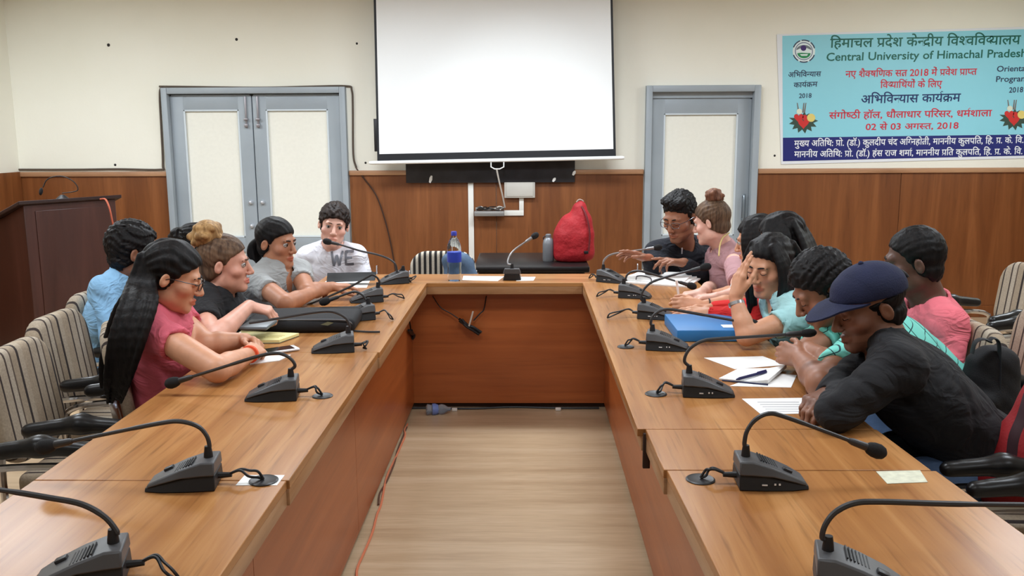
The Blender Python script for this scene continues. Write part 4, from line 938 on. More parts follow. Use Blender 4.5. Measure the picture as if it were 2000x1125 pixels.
def hand(F, w, d, n, side, curl=(.5, .5, .55, .6), thumb=.6, s=1., spread=.0, k=.006, tcurl=.3):
    d = nrm(d); n = np.array(n, float); n = nrm(n-d*(n@d)); lat = np.cross(d, n)*side; w = np.array(w, float)
    tips = []
    for i, (off, kd, ph, r) in enumerate(((.029, .086, (.042, .024, .020), .0086), (.0095, .09, (.046, .028, .021), .0088), (-.0095, .085, (.042, .026, .020), .0083), (-.0275, .075, (.033, .019, .018), .0074))):
        kn = w+(d*kd+lat*off)*s
        F.rc(w+(d*.012+lat*off*.62)*s, kn, .0145*s, .0112*s, .011)
        a = 0; p = kn; dd = nrm(d+lat*off*(1.5*spread+.35))
        for j, L in enumerate(ph):
            a += curl[i]*(.85, 1.15, .75)[j]; q = p+(dd*math.cos(a)+n*math.sin(a))*L*s
            F.rc(p, q, r*s*(1-.1*j), r*s*(.92-.12*j), k if j else .008); p = q
        tips.append(p)
    tb = w+(d*.022+lat*.022+n*.006)*s; p = tb; a = thumb
    F.rc(w+d*.01*s, w+(d*.06+n*.008)*s, .019*s, .015*s, .015)
    for j, (L, r) in enumerate(((.046, .0135), (.032, .0105), (.026, .0092))):
        q = p+(d*math.cos(a)+lat*math.sin(a)+n*.35)*L*s*.94; F.rc(p, q, r*s, r*s*.88, .012 if j == 0 else .005); p = q; a -= tcurl
    return tips
def torso(F, B, e=0., k=.03, lower=True):
    r, f, u = B['r'], B['f'], B['u']; p, s = B['pel'], B['sm']; R = np.stack([r, f, u], 1); b = B['bulk']; sw = B['sw']; h = np.linalg.norm(s-p)
    F.el(p+u*h*.70+f*.005, (sw*.44+.02+e, .115*b+e, .19+e), R, k)
    F.el(p+u*h*.36, ((.135 if B['fem'] else .15)*b+e, .112*b+e, .19+e), R, k)
    F.el(p+u*.03, (.17*b+e, .125*b+e, .13+e), R, k)
    nb = B['nb']
    for q in ('L', 'R'):
        F.rc(nb-u*.02, B['sh'][q]-u*.005, .05+e, .052*B['ab']+e, .035)
        F.rc(s-u*.05, B['sh'][q]-u*.02, .07+e, .05+e, .03)
        F.rc(nb+B['ax']*.045-f*.006, nb*.35+B['sh'][q]*.65+u*.016, .036+e*.6, .034+e, .03)
    if B['fem']:
        for sg in (-1, 1): F.el(p+u*h*.66+r*sg*.075+f*.085*b, (.062*b+e, .06*b+e, .064*b+e), R, .03)
def wob(X, Y, Z, ph, amp, fr=1.):
    rid = lambda a: 1-2*np.abs(np.sin(a))**.7
    a = fr*(17*X+24*Z+9*Y)+ph+1.5*np.sin(fr*(13*Z-11*Y)+ph)+.8*np.sin(fr*(29*X+21*Y))
    b = fr*(15*Y-19*Z+14*X)+2*ph+1.4*np.sin(fr*(17*X+9*Z))
    c = fr*(40*Z+21*X-30*Y)+3*ph+2*np.sin(fr*(19*Z+8*X))
    m = .55+.45*np.sin(7*X+9*Z-6*Y+ph)
    return amp*(m*(rid(a)*.75+rid(c)*.4)+(1.1-m)*rid(b)*.6)
def person(label, head, yaw, pitch, sh, el, wr, pel, skin, shirt, hair, roll=0, hs=1., fem=False, bulk=1., ab=1., hands=None, sleeve='short', neck='crew', sit=None, trousers=None, eyes='open', brow=BROW, beard=None, glasses=None, fold=.0065, sl=.55, detail=True, seed=1, nbo=(0, 0, 0), extras=None, lips=None, hairfn=None, legs=True):
    hands = hands or {}; head = np.array(head, float); Rm = rotm(yaw, pitch, roll)
    hp = lambda x, y, z: head+Rm @ (np.array([x, y, z])*hs)
    sh = {k: np.array(v, float) for k, v in sh.items()}; el = {k: np.array(v, float) for k, v in el.items()}; wr = {k: np.array(v, float) for k, v in wr.items()}; pel = np.array(pel, float)
    sm = (sh['L']+sh['R'])/2; u = nrm(sm-pel); r = sh['R']-sh['L']; sw = np.linalg.norm(r); r = nrm(r-u*(r@u)); f = np.cross(u, r)
    # right-handed frame: right x forward = up
    nb = sm+u*.03-f*.015+np.array(nbo)
    ax0 = nrm(hp(0, -.022, -.06)-nb)
    B = dict(ax=ax0, r=r, f=f, u=u, pel=pel, sm=sm, sh=sh, nb=nb, bulk=bulk, ab=ab, fem=fem, sw=sw)
    root = empty('person', (pel[0], pel[1], 0), label=label, cat='person', group='people seated around the tables')
    org = np.array([pel[0], pel[1], 0.])
    sitd = nrm(sit if sit is not None else (f*np.array([1, 1, 0]))); lat = np.array([sitd[1], -sitd[0], 0])
    hip = {q: np.array([pel[0], pel[1], .53])+lat*(.09 if q == 'R' else -.09) for q in 'LR'}
    kne = {q: hip[q]*np.array([1, 1, 0])+sitd*.40+lat*(.03 if q == 'R' else -.03)+np.array([0, 0, .50]) for q in 'LR'}
    ank = {q: kne[q]*np.array([1, 1, 0])-sitd*.03+np.array([0, 0, .10]) for q in 'LR'}
    hd = {q: (nrm(hands[q]['d']) if q in hands else nrm(wr[q]-el[q])) for q in 'LR'}
    allp = [head+.2, head-.2, pel]+[v for d_ in (sh, el, wr, hip, kne, ank) for v in d_.values()]+[wr[q]+hd[q]*.2 for q in 'LR']
    lo = np.min(allp, 0)-.16; hi = np.max(allp, 0)+.16; lo[2] = .05
    fb = [(head-.155*hs, head+.155*hs)]
    for q in 'LR':
        c = wr[q]+hd[q]*.085; fb.append((c-.125, c+.125))
    F = Field(lo, hi, .013, fb, .0034 if detail else .006)
    torso(F, B)
    if legs:
        for q in 'LR':
            F.rc(hip[q], kne[q], .08, .058, .03); F.rc(kne[q], ank[q], .056, .038, .02); F.rc(ank[q], ank[q]+sitd*.13-np.array([0, 0, .04]), .034, .03, .02)
    # head
    k = .012*hs
    def E(c, rr, kk=k, op='add', R2=None): F.el(hp(*c), np.array(rr)*hs, Rm if R2 is None else Rm @ R2, kk, op)
    def Rc(a, b, r1, r2=None, kk=k, op='add'): F.rc(hp(*a), hp(*b), r1*hs, (r2 or r1)*hs, kk, op)
    E((0, -.016, .036), (.073, .092, .08), .02); E((0, .025, -.025), (.061, .062, .082), .02)
    jw = .0435 if fem else .047
    E((0, .04, -.078), (jw, .044, .036), .02); Rc((-.012, .074, -.099), (.012, .074, -.099), .0155, kk=.02)
    for s_ in (-1, 1):
        E((s_*.046, .05, -.026), (.021, .022, .018), .02); E((s_*.046, .004, -.068), (.016, .028, .024), .025)
    Rc((-.034, .074, .021), (.034, .074, .021), .014 if not fem else .0115, kk=.016)
    Rc((0, .084, .012), (0, .106, -.030), .0078, .0115, .009)
    for s_ in (-1, 1):
        E((s_*.0115, .096, -.035), (.0088, .0095, .0075), .006); E((s_*.032, .098, .003), (.017, .017, .010), .014, 'cut')
    if eyes == 'open':
        for s_ in (-1, 1): E((s_*.031, .088, .0025), (.0135, .016, .0041), .003, 'cut')
    else:
        for s_ in (-1, 1): E((s_*.031, .077, .002), (.0145, .0125, .0115), .004)
    Rc((-.021, .083, -.064), (-.004, .0925, -.0605), .0045, .0058, .006); Rc((.021, .083, -.064), (.004, .0925, -.0605), .0045, .0058, .006)
    Rc((-.017, .083, -.071), (0, .091, -.0725), .0048, .0068, .006); Rc((.017, .083, -.071), (0, .091, -.0725), .0048, .0068, .006)
    Rc((-.024, .088, -.0662), (0, .1005, -.0662), .0026, kk=.003, op='cut'); Rc((.024, .088, -.0662), (0, .1005, -.0662), .0026, kk=.003, op='cut')
    for s_ in (-1, 1):
        R2 = np.array(Matrix.Rotation(R_(s_*24), 3, 'Z') @ Matrix.Rotation(R_(-12), 3, 'X'))
        E((s_*.079, -.014, -.006), (.0075, .017, .027), .006, R2=R2); E((s_*.087, -.011, -.003), (.006, .009, .015), .003, 'cut', R2=R2)
    nr = .05 if fem else .058
    F.rc(nb-u*.03, hp(0, -.022, -.06), nr*1.08, nr*.98, .02); F.rc(nb, hp(0, .02, -.085), nr*.8, .03*hs, .03)
    # arms and hands
    for q in 'LR':
        a_ = ab*(.88 if fem else 1.)
        F.rc(sh[q], el[q], .05*a_, .041*a_, .02); F.rc(sh[q]*.5+el[q]*.5, el[q], .045*a_, .042*a_, .01)
        F.rc(el[q], el[q]*.65+wr[q]*.35, .041*a_, .0415*a_, .01); F.rc(el[q]*.65+wr[q]*.35, wr[q], .0415*a_, .0265*a_, .01)
        hq = hands.get(q, {}); n_ = hq.get('n', (0, 0, -1))
        hand(F, wr[q], hd[q], n_, 1 if q == 'R' else -1, hq.get('curl', (.45, .5, .55, .6)), hq.get('thumb', .6), hq.get('s', .95 if fem else 1.02), hq.get('spread', 0), tcurl=hq.get('tcurl', .3))
    V, Q = F.mesh(1)
    lc = (V-head) @ Rm/hs; tone = np.ones((len(V), 3))
    m = np.clip(1.25-np.sqrt((lc[:, 0]/.0235)**2+((lc[:, 2]+.0662)/.0115)**2), 0, .35)/.35*(lc[:, 1] > .06)
    tone *= 1-m[:, None]*(1-np.array(lips or ((1.0, .62, .62) if fem else (.96, .76, .74))))
    m = np.clip(1.6-np.sqrt((np.abs(np.abs(lc[:, 0])-.046)/.026)**2+((lc[:, 2]+.028)/.024)**2), 0, 1)*(lc[:, 1] > .02); tone *= 1-m[:, None]*np.array([0, .07, .06])
    if beard:
        m = np.clip((-.034-lc[:, 2]+.25*(lc[:, 1]-.06)*(-1))/.02, 0, 1)*np.clip((lc[:, 1]+.01)/.02, 0, 1)*(lc[:, 2] > -.14)*(np.abs(lc[:, 2]+.0662) > .0105)
        m = np.maximum(m*1.0, np.clip(1.5-np.sqrt((lc[:, 0]/.03)**2+((lc[:, 2]+.05)/.009)**2), 0, 1)*(lc[:, 1] > .07)); tone *= 1-m[:, None]*(1-np.array(beard))
    sdf_obj('body', V, Q, skin, root, org, tone)
    if detail:
        for s_ in (-1, 1):
            if eyes == 'open':
                mb = MB().ball((0, 0, 0), .0122, 14, 10); mb.cur = 1; mb.ball((0, .0085, -.0006), (.0066, .0046, .0066), 12, 8)
                mb.xf(Matrix.Scale(hs, 4)); mb.v = [tuple(hp(s_*.031, .0738, .0025)+Rm @ np.array(p)-org) for p in mb.v]; mb.build('eye', [EYEW, EYED], root, angle=60)
                l = [hp(s_*(.031+.0145*c), .0868-.007*c*c*1.2, .003+.0060-.0052*c*c)-org for c in np.linspace(-1, 1, 7)]
            else: l = [hp(s_*(.031+.0145*c), .0892-.008*c*c, -.0035+.004*c*c)-org for c in np.linspace(-1, 1, 7)]
            MB().tube(l, .0011*hs, 5).build('eyelash', LASH, root)
            MB().tube([hp(s_*x, y, z)-org for x, y, z in ((.013, .0895, .0215), (.024, .0885, .0245), (.036, .0835, .0245), (.047, .0735, .0195))], [v*hs for v in (.0028, .0036, .0032, .0014)], 6).build('eyebrow', brow, root)
    # hair
    if hair:
        hmat, spec = hair; hlo = np.minimum(head-.24, lo*0+head-.24); hhi = head+.24
        pts = [np.array(p) for lk in (spec.get('locks') or []) for p, w_ in lk['c']]
        if pts: hlo = np.minimum(hlo, np.min(pts, 0)-.1); hhi = np.maximum(hhi, np.max(pts, 0)+.1)
        G = Field(hlo, hhi, .0046 if not pts else .0052)
        e = spec.get('e', .011); t = spec.get('top', .0)
        def GE(c, rr, kk=.01, op='add'): G.el(hp(*c), np.array(rr)*hs, Rm, kk, op)
        GE((0, -.017, .037), (.073+e, .092+e, .081+e+t))
        if spec.get('nape', True): GE((0, -.035, -.03), (.062+e*.6, .062+e*.6, .06))
        for c, rr in spec.get('lumps', []): GE(c, rr, .02)
        zz = spec.get('line', ((-.2, -.07), (-.09, -.06), (-.045, -.032), (-.03, .0), (.0, .014), (.04, .036), (.055, .062), (.068, .088), (.085, .2)))
        zs = [a for a, b in zz]; ys = [b for a, b in zz]
        def face(X, Y, Z):
            x, y, z = (X-head[0])/hs, (Y-head[1])/hs, (Z-head[2])/hs
            l0 = x*Rm[0, 0]+y*Rm[1, 0]+z*Rm[2, 0]; l1 = x*Rm[0, 1]+y*Rm[1, 1]+z*Rm[2, 1]; l2 = x*Rm[0, 2]+y*Rm[1, 2]+z*Rm[2, 2]
            return (np.interp(l2-spec.get('peak', 2.2)*l0*l0*-1, zs, ys)-l1)*.75*hs
        G.fn(face, head-.2, head+.2, .016)
        def low(X, Y, Z):
            x, y, z = (X-head[0])/hs, (Y-head[1])/hs, (Z-head[2])/hs; return x*Rm[0, 2]+y*Rm[1, 2]+z*Rm[2, 2]-spec.get('low', -.082)
        G.fn(low, head-.2, head+.2, .006)
        if spec.get('ear', True):
            for s_ in (-1, 1): GE((s_*.086, -.010, -.012), (.022, .026, .036), .006, 'cut')
        X, Y, Z = G.all()
        x, y, z = X-head[0], Y-head[1], Z-head[2]
        l0 = x*Rm[0, 0]+y*Rm[1, 0]+z*Rm[2, 0]; l1 = x*Rm[0, 1]+y*Rm[1, 1]+z*Rm[2, 1]; l2 = x*Rm[0, 2]+y*Rm[1, 2]+z*Rm[2, 2]
        am = spec.get('rough', .0035); ph = spec.get('part', 0)
        an = np.arctan2(l0-ph, l2+.02) if not spec.get('swept') else np.arctan2(l0, l2-.02+.4*l1)
        G.D = (G.D+(am*(np.sin(an*22+30*l1+2*np.sin(40*l1+seed))*.6+.5*np.sin(70*l1+50*l0+seed+2*np.sin(60*l2))*.8) if (spec.get('swept') or pts) else am*1.1*np.sin(230*l0+3*np.sin(70*l1+seed)+2*np.sin(90*l2))*np.sin(210*l1+3*np.sin(80*l2)+seed+2*np.sin(60*l0))+am*.8*np.sin(190*l2+2.5*np.sin(90*l0)+60*l1))).astype(np.float32)
        rs = np.random.default_rng(seed)
        for lk in (spec.get('locks') or []):
            N = lk.get('n', 12)
            for i in range(N):
                uu = -1+2*(i+.5)/N if N > 1 else 0
                jit = rs.normal(0, .006, 3); end = rs.uniform(.82, 1.0)
                P = [np.array(p)+np.array(w_)*uu+jit*(j/len(lk['c'])) for j, (p, w_) in enumerate(lk['c'])]
                cu = catmull(P, 4); m_ = max(2, int(len(cu)*end)); r0 = lk.get('r', .013)
                for j in range(m_-1):
                    ra = r0*(1-.6*(j/m_)**3); G.rc(cu[j], cu[j+1], ra, r0*(1-.6*((j+1)/m_)**3), .004)
        for bn in spec.get('bun', []):
            c, rr = bn; G.el(hp(*c), np.array([rr]*3)*hs, Rm, .012)
            for i in range(9):
                th = i*2.4; d_ = np.array([math.cos(th), math.sin(th), math.sin(i*1.7)*.8]); d_ = nrm(d_); G.el(hp(*(np.array(c)+d_*rr*.72)), np.array([rr*.52, rr*.40, rr*.34])*hs, Rm @ rotm(i*50, i*35), .006)
        V, Q = G.mesh(1); sdf_obj('hair', V, Q, hmat, root, org)
        for bn in spec.get('bun2', []):
            c, rr, bm_ = bn; G = Field(hp(*c)-rr*2.2, hp(*c)+rr*2.2, .0046); G.el(hp(*c), np.array([rr]*3)*hs, Rm, .012)
            for i in range(14):
                th = i*2.4; d_ = nrm(np.array([math.cos(th), math.sin(th), math.sin(i*1.7)*.9])); G.el(hp(*(np.array(c)+d_*rr*.8)), np.array([rr*.55, rr*.36, rr*.30])*hs, Rm @ rotm(i*50, i*35), .005)
            V, Q = G.mesh(1); sdf_obj('hair_bun', V, Q, bm_, root, org)
    # shirt
    G = Field(lo, hi, .0075); torso(G, B, .013, .035)
    for q in 'LR':
        a_ = ab*(.88 if fem else 1.)
        if sleeve == 'long':
            d_ = nrm(wr[q]-el[q]); we = wr[q]-d_*.012
            G.rc(sh[q], el[q], .058*a_, .050*a_, .02); G.rc(el[q], we, .050*a_, .035*a_, .012)
            G.rc(we-d_*.0, we+d_*.06, .0285*a_, .028*a_, 0, 'cut')
        else:
            ls = sl; b_ = sh[q]*(1-ls)+el[q]*ls; d_ = nrm(el[q]-sh[q]); c_ = b_+d_*.1
            G.rc(sh[q]*.8+el[q]*.2, c_, .060*a_, .060*a_, .03)
            G.fn(lambda X, Y, Z, b_=b_, d_=d_: -((X-b_[0])*d_[0]+(Y-b_[1])*d_[1]+(Z-b_[2])*d_[2]), np.minimum(b_, c_)-.09, np.maximum(b_, c_)+.09, 0, 'cut') if False else None
            def capcut(X, Y, Z, b_=b_, d_=d_):
                t = (X-b_[0])*d_[0]+(Y-b_[1])*d_[1]+(Z-b_[2])*d_[2]
                rad = np.sqrt(np.maximum((X-b_[0])**2+(Y-b_[1])**2+(Z-b_[2])**2-t*t, 0))
                return np.maximum(-t, rad-.085)
            G.fn(capcut, b_-.2, b_+.2, 0, 'cut')
            G.rc(b_-d_*.004, b_+d_*.05, .046*a_, .046*a_, 0, 'cut')
    hx = hp(0, -.02, -.06); ax_ = nrm(hx-nb)
    if neck in ('collar', 'polo'):
        ring = []; 
        for i in range(15):
            th = R_(-150+300*i/14)-math.pi/2
            ring.append(nb+u*(.034-.02*math.sin(th)*-1*0)+(r*math.cos(th)+f*math.sin(th))*.062+u*(-.02*max(0, math.sin(th)))+ax_*.006)
        for i in range(14): G.rc(ring[i], ring[i+1], .0125, None, .006)
    G.rc(nb-ax_*.005+f*.006, hx+ax_*.05, nr*1.10+.004, nr*1.02+.006, .006, 'cut')
    G.el(nb+f*.045+u*.025, (.042, .04, .03 if neck == 'crew' else .07), np.stack([r, f, u], 1), .008, 'cut')
    zc = pel[2]-.05
    G.fn(lambda X, Y, Z: Z-zc+0*X+0*Y, lo, [hi[0], hi[1], zc], .004, 'cut')
    X, Y, Z = G.all(); G.D = (G.D+wob(X, Y, Z, seed, fold)).astype(np.float32)
    V, Q = G.mesh(1); so = sdf_obj('shirt', V, Q, shirt, root, org)
    # trousers and shoes
    if legs:
        G = Field(lo, np.array([hi[0], hi[1], pel[2]+.16]), .013); R = np.stack([r, f, u], 1)
        G.el(pel+u*.02, (.178*bulk, .134*bulk, .12), R, .03)
        for q in 'LR':
            G.rc(hip[q], kne[q], .09, .07, .03); G.rc(kne[q], ank[q]+np.array([0, 0, .02]), .068, .058, .03)
        G.D = (G.D+wob(*G.all(), seed+1, .004)).astype(np.float32)
        V, Q = G.mesh(1); sdf_obj('trousers', V, Q, trousers or M('dark_trousers', (40, 44, 56), .9), root, org)
        for q in 'LR':
            G = Field(ank[q]-.2, ank[q]+.22, .01); G.rc(ank[q]*np.array([1, 1, 0])+np.array([0, 0, .05]), ank[q]*np.array([1, 1, 0])+sitd*.15+np.array([0, 0, .04]), .046, .038, .02)
            G.fn(lambda X, Y, Z: Z-.006+0*X+0*Y, ank[q]-.3, [ank[q][0]+.3, ank[q][1]+.3, .006], 0, 'cut'); V, Q = G.mesh(1); sdf_obj('shoe', V, Q, M('dark_shoe', (30, 28, 30), .6), root, org)
    if glasses:
        gm = MB(); w_, h_ = .022, .0145
        for s_ in (-1, 1):
            lp = [(s_*.034+w_*math.copysign(abs(math.cos(a))**.6, math.cos(a)), .103-.30*max(0, (abs(s_*.034+w_*math.cos(a))-.03))**1.0, .0-.001+h_*math.copysign(abs(math.sin(a))**.6, math.sin(a))) for a in np.linspace(0, 2*math.pi, 20, endpoint=False)]
            gm.tube([hp(*p)-org for p in lp], .0017*hs, 6, closed=True); gm.tube([hp(s_*.057, .095, .006)-org, hp(s_*.074, .06, .006)-org, hp(s_*.081, .0, .004)-org, hp(s_*.08, -.02, -.008)-org], .0017*hs, 6)
        gm.tube([hp(-.011, .104, .003)-org, hp(0, .107, .006)-org, hp(.011, .104, .003)-org], .0016*hs, 6).build('glasses', glasses, root)
    if extras: extras(root, org, hp, Rm, B, so)
    L = {q: (round(float(np.linalg.norm(sh[q]-el[q])), 2), round(float(np.linalg.norm(el[q]-wr[q])), 2)) for q in 'LR'}
    print('PERSON', label[:40], 'sw', round(sw, 2), 'torso', round(float(np.linalg.norm(sm-pel)), 2), 'neck', round(float(np.linalg.norm(hp(0, 0, -.1)-nb)), 2), L, 'head', np.round(head, 2))
    return root
def band(root, org, c, d, r, w, mat, name, thick=.0025, flat=1.):
    rot = Vector(nrm(d)).to_track_quat('Z', 'Y').to_matrix()
    m = MB().lathe([(r, -w/2), (r+thick, -w/2+.001), (r+thick, w/2-.001), (r, w/2)], (0, 0, 0), 24, rot); m.v = [tuple(np.array(p)+np.array(c)-org) for p in m.v]; return m.build(name, mat, root)
def cloth(name, col, var=.06, rough=.88):
    if name in _M: return _M[name]
    m = M(name, col, rough, var=(18, var)); t = NT.__new__(NT); t.m = m; t.t = m.node_tree; t.b = t.t.nodes['Principled BSDF']
    n1 = t.n('ShaderNodeTexNoise', i_Scale=5.5, i_Detail=2.5, i_Distortion=1.6); t.l(t.coords((1, 1, 1.7), (.5, .3, .4)), n1.inputs[0])
    b1 = t.n('ShaderNodeBump'); b1.inputs['Strength'].default_value = .75; b1.inputs['Distance'].default_value = .035
    rp = t.n('ShaderNodeMath', operation='PINGPONG'); rp.inputs[1].default_value = .16; t.l(n1.outputs[0], rp.inputs[0]); t.l(rp.outputs[0], b1.inputs['Height'])
    n2 = t.n('ShaderNodeTexNoise', i_Scale=260.0, i_Detail=2.0); t.l(t.coords(), n2.inputs[0])
    b2 = t.n('ShaderNodeBump'); b2.inputs['Strength'].default_value = .25; b2.inputs['Distance'].default_value = .002
    t.l(n2.outputs[0], b2.inputs['Height']); t.l(b1.outputs[0], b2.inputs['Normal']); t.l(b2.outputs[0], t.b.inputs['Normal']); return m
PINK = cloth('dusty_pink_cotton', (206, 96, 112)); BLKT = cloth('black_cotton', (26, 26, 29)); BLUS = cloth('light_blue_shirt', (142, 190, 228)); GREYT = cloth('grey_marl_cotton', (158, 160, 160)); WHITS = cloth('white_sweat_cotton', (222, 222, 230), .03)
BLKS = cloth('charcoal_shirt', (24, 27, 36)); MAUV = cloth('mauve_cotton', (178, 136, 140)); WHT2 = cloth('white_blouse', (230, 236, 238), .03); REDT = cloth('red_wool', (206, 36, 34)); TEALL = cloth('light_teal_cotton', (166, 212, 214)); BLKC = cloth('black_knit', (20, 20, 24)); ROSE = cloth('rose_pink_shirt', (226, 112, 124)); JEAN = cloth('jeans_blue', (88, 112, 148), .2)
def tealcheck():
    t = NT('teal_checked_shirt'); tc = t.n('ShaderNodeTexCoord')
    sx = t.n('ShaderNodeSeparateXYZ'); mp = t.n('ShaderNodeMapping'); mp.inputs['Rotation'].default_value = (0, R_(35), 0); t.l(tc.outputs['Object'], mp.inputs[0]); t.l(mp.outputs[0], sx.inputs[0])
    outs = []
    for ax, per in ((0, .05), (1, .05), (2, .05)):
        a = t.n('ShaderNodeMath', operation='MULTIPLY'); a.inputs[1].default_value = 1/per; t.l(sx.outputs[ax], a.inputs[0])
        b = t.n('ShaderNodeMath', operation='FRACT'); t.l(a.outputs[0], b.inputs[0]); c = t.n('ShaderNodeMath', operation='LESS_THAN'); c.inputs[1].default_value = .06; t.l(b.outputs[0], c.inputs[0]); outs.append(c.outputs[0])
    m1 = t.n('ShaderNodeMath', operation='MAXIMUM'); t.l(outs[0], m1.inputs[0]); t.l(outs[2], m1.inputs[1])
    t.l(t.ramp(m1.outputs[0], [(0, lin((116, 204, 190))), (1, lin((24, 62, 66)))]), t.b.inputs['Base Color']); set_b(t.b, Roughness=.85); return t.m
TEALC = tealcheck()
RIGHT, LEFT, CAMW = np.array([1, 0, 0]), np.array([-1, 0, 0]), np.array([0, -1, 0])
SK = {k: skinmat('skin_'+k, c) for k, c in dict(warm=(206, 150, 118), fair=(214, 158, 136), tan=(178, 122, 92), brown=(146, 98, 74), pale=(226, 178, 160), deep=(92, 62, 50), mid=(160, 110, 84), umber=(128, 86, 66)).items()}
WIREB = M('glasses_black', (24, 20, 22), .3); WIRES = M('glasses_metal', (120, 120, 126), .25, .9)
# ---- left side
h = A(338, 540, 3.06)
def p1x(root, org, hp, Rm, B, so):
    w = T(490, 690, .797); d = nrm(T(515, 668, .8)-T(440, 722, .79)); band(root, org, w-d*.012, d, .0295, .012, M('orange_thread', (236, 90, 50), .7), 'thread_bracelet')
    w = T(476, 664, .80); d = nrm(T(500, 664, .8)-T(400, 672, .79)); band(root, org, w-d*.01, d, .029, .004, M('white_thread', (226, 216, 206), .7), 'thread_bracelet')
bk = lambda px, py, Y: A(px, py, Y)
person('person in dusty pink T-shirt with long straight black hair and glasses, hands clasped', h, -76, -20,
    dict(R=A(288, 640, 2.94), L=A(335, 612, 3.26)), dict(R=T(425, 722, .80), L=T(400, 672, .80)), dict(R=T(487, 692, .795), L=T(478, 664, .80)), (-1.33, 3.16, .54), SK['warm'], PINK,
    (HBLK, dict(e=.013, ear=False, locks=[
        dict(c=[(h+[-.05, -.055, .085], (.035, -.01, .01)), (h+[-.075, -.086, -.01], (.045, -.0, 0)), (A(272, 590, 2.87), (.060, 0, .0)), (A(250, 660, 2.81), (.062, 0, 0)), (A(232, 735, 2.82), (.05, 0, 0)), (A(219, 800, 2.88), (.028, 0, 0))], n=16, r=.0115),
        dict(c=[(h+[-.085, .0, .08], (0, .06, 0)), (h+[-.12, -.005, -.03], (0, .075, 0)), (A(250, 605, 3.08), (0, .10, 0)), (A(228, 690, 3.08), (0, .10, 0)), (A(222, 765, 3.08), (0, .07, 0))], n=14, r=.0135)])),
    fem=True, bulk=.98, ab=1.12, eyes='closed', glasses=WIREB, sit=RIGHT, sl=.42, seed=3,
    hands=dict(R=dict(d=T(520, 668, .80)-T(487, 692, .795), n=(-.1, .7, -.3), curl=(.7, .75, .8, .85), thumb=.5), L=dict(d=T(515, 672, .80)-T(478, 664, .80), n=(.1, -.6, -.5), curl=(.7, .75, .8, .85), thumb=.5)), extras=p1x, beard=None, nbo=(-.0, 0, 0))
h = A(440, 515, 3.62)
person('person in black T-shirt with blond topknot bun, hand drooping over the laptop sleeve', h, -80, -4,
    dict(R=A(392, 598, 3.46), L=A(448, 592, 3.80)), dict(R=T(412, 668, .80), L=A(455, 660, 3.84)), dict(R=A(486, 598, 3.48), L=A(492, 640, 3.78)), (-1.46, 3.66, .54), SK['fair'], BLKT,
    (HDB, dict(e=.010, swept=True, rough=.0016, line=((-.2, -.07), (-.09, -.055), (-.045, -.03), (-.03, -.005), (.0, .005), (.04, .03), (.055, .058), (.066, .082), (.08, .2)), bun2=[((0, -.072, .118), .062, HBLD)])),
    fem=True, ab=1.1, brow=BROWL, sit=RIGHT, sl=.5, neck='v', seed=5, hands=dict(R=dict(d=(.8, .25, -.25), n=(-.1, .2, -1), curl=(.75, .8, .85, .9), thumb=.2), L=dict(d=(.9, .5, -.05), n=(0, 0, -1), curl=(.7, .7, .7, .7))))
h = A(264, 492, 3.76)
person('person in light blue shirt with short black hair and beard, mostly behind the pink-shirted person', h, -58, -6,
    dict(R=A(208, 566, 3.62), L=A(286, 560, 3.98)), dict(R=A(222, 660, 3.55), L=A(330, 640, 3.98)), dict(R=A(300, 676, 3.62), L=A(370, 650, 3.85)), (-1.92, 3.86, .54), SK['brown'], BLUS,
    (HBLK, dict(e=.012, top=.006)), sit=RIGHT, sleeve='long', neck='collar', beard=(.42, .40, .42), seed=7, hands={}, hs=1.04, nbo=(0, 0, .01))
h = A(388, 482, 4.62)
person('person with black hair tied in a small bun, hidden behind the blond topknot', h, -85, -5,
    dict(R=A(350, 556, 4.48), L=A(392, 556, 4.8)), dict(R=A(360, 620, 4.42), L=A(402, 610, 4.82)), dict(R=A(430, 620, 4.5), L=A(440, 608, 4.8)), (-1.76, 4.62, .54), SK['tan'], cloth('plum_cotton', (74, 52, 66)),
    (HBLK, dict(e=.010, swept=True, rough=.003, bun=[((-.005, -.105, .05), .046)])), fem=True, sit=RIGHT, seed=9, detail=False,
    extras=lambda root, org, hp, Rm, B, so: MB().tube([p-org for p in catmull([A(357, 452, 4.5), A(348, 448, 4.5), A(347, 460, 4.5), A(356, 466, 4.5)], 5)], .007, 6).build('hair_strand', HBLK, root))
h = A(541, 474, 4.34)
def p5x(root, org, hp, Rm, B, so):
    w = T(612, 570, .80); d = nrm(T(655, 556, .85)-T(562, 592, .8)); band(root, org, w-d*.02, d, .028, .016, M('gold_bangle', (226, 186, 140), .3, .7), 'bangle')
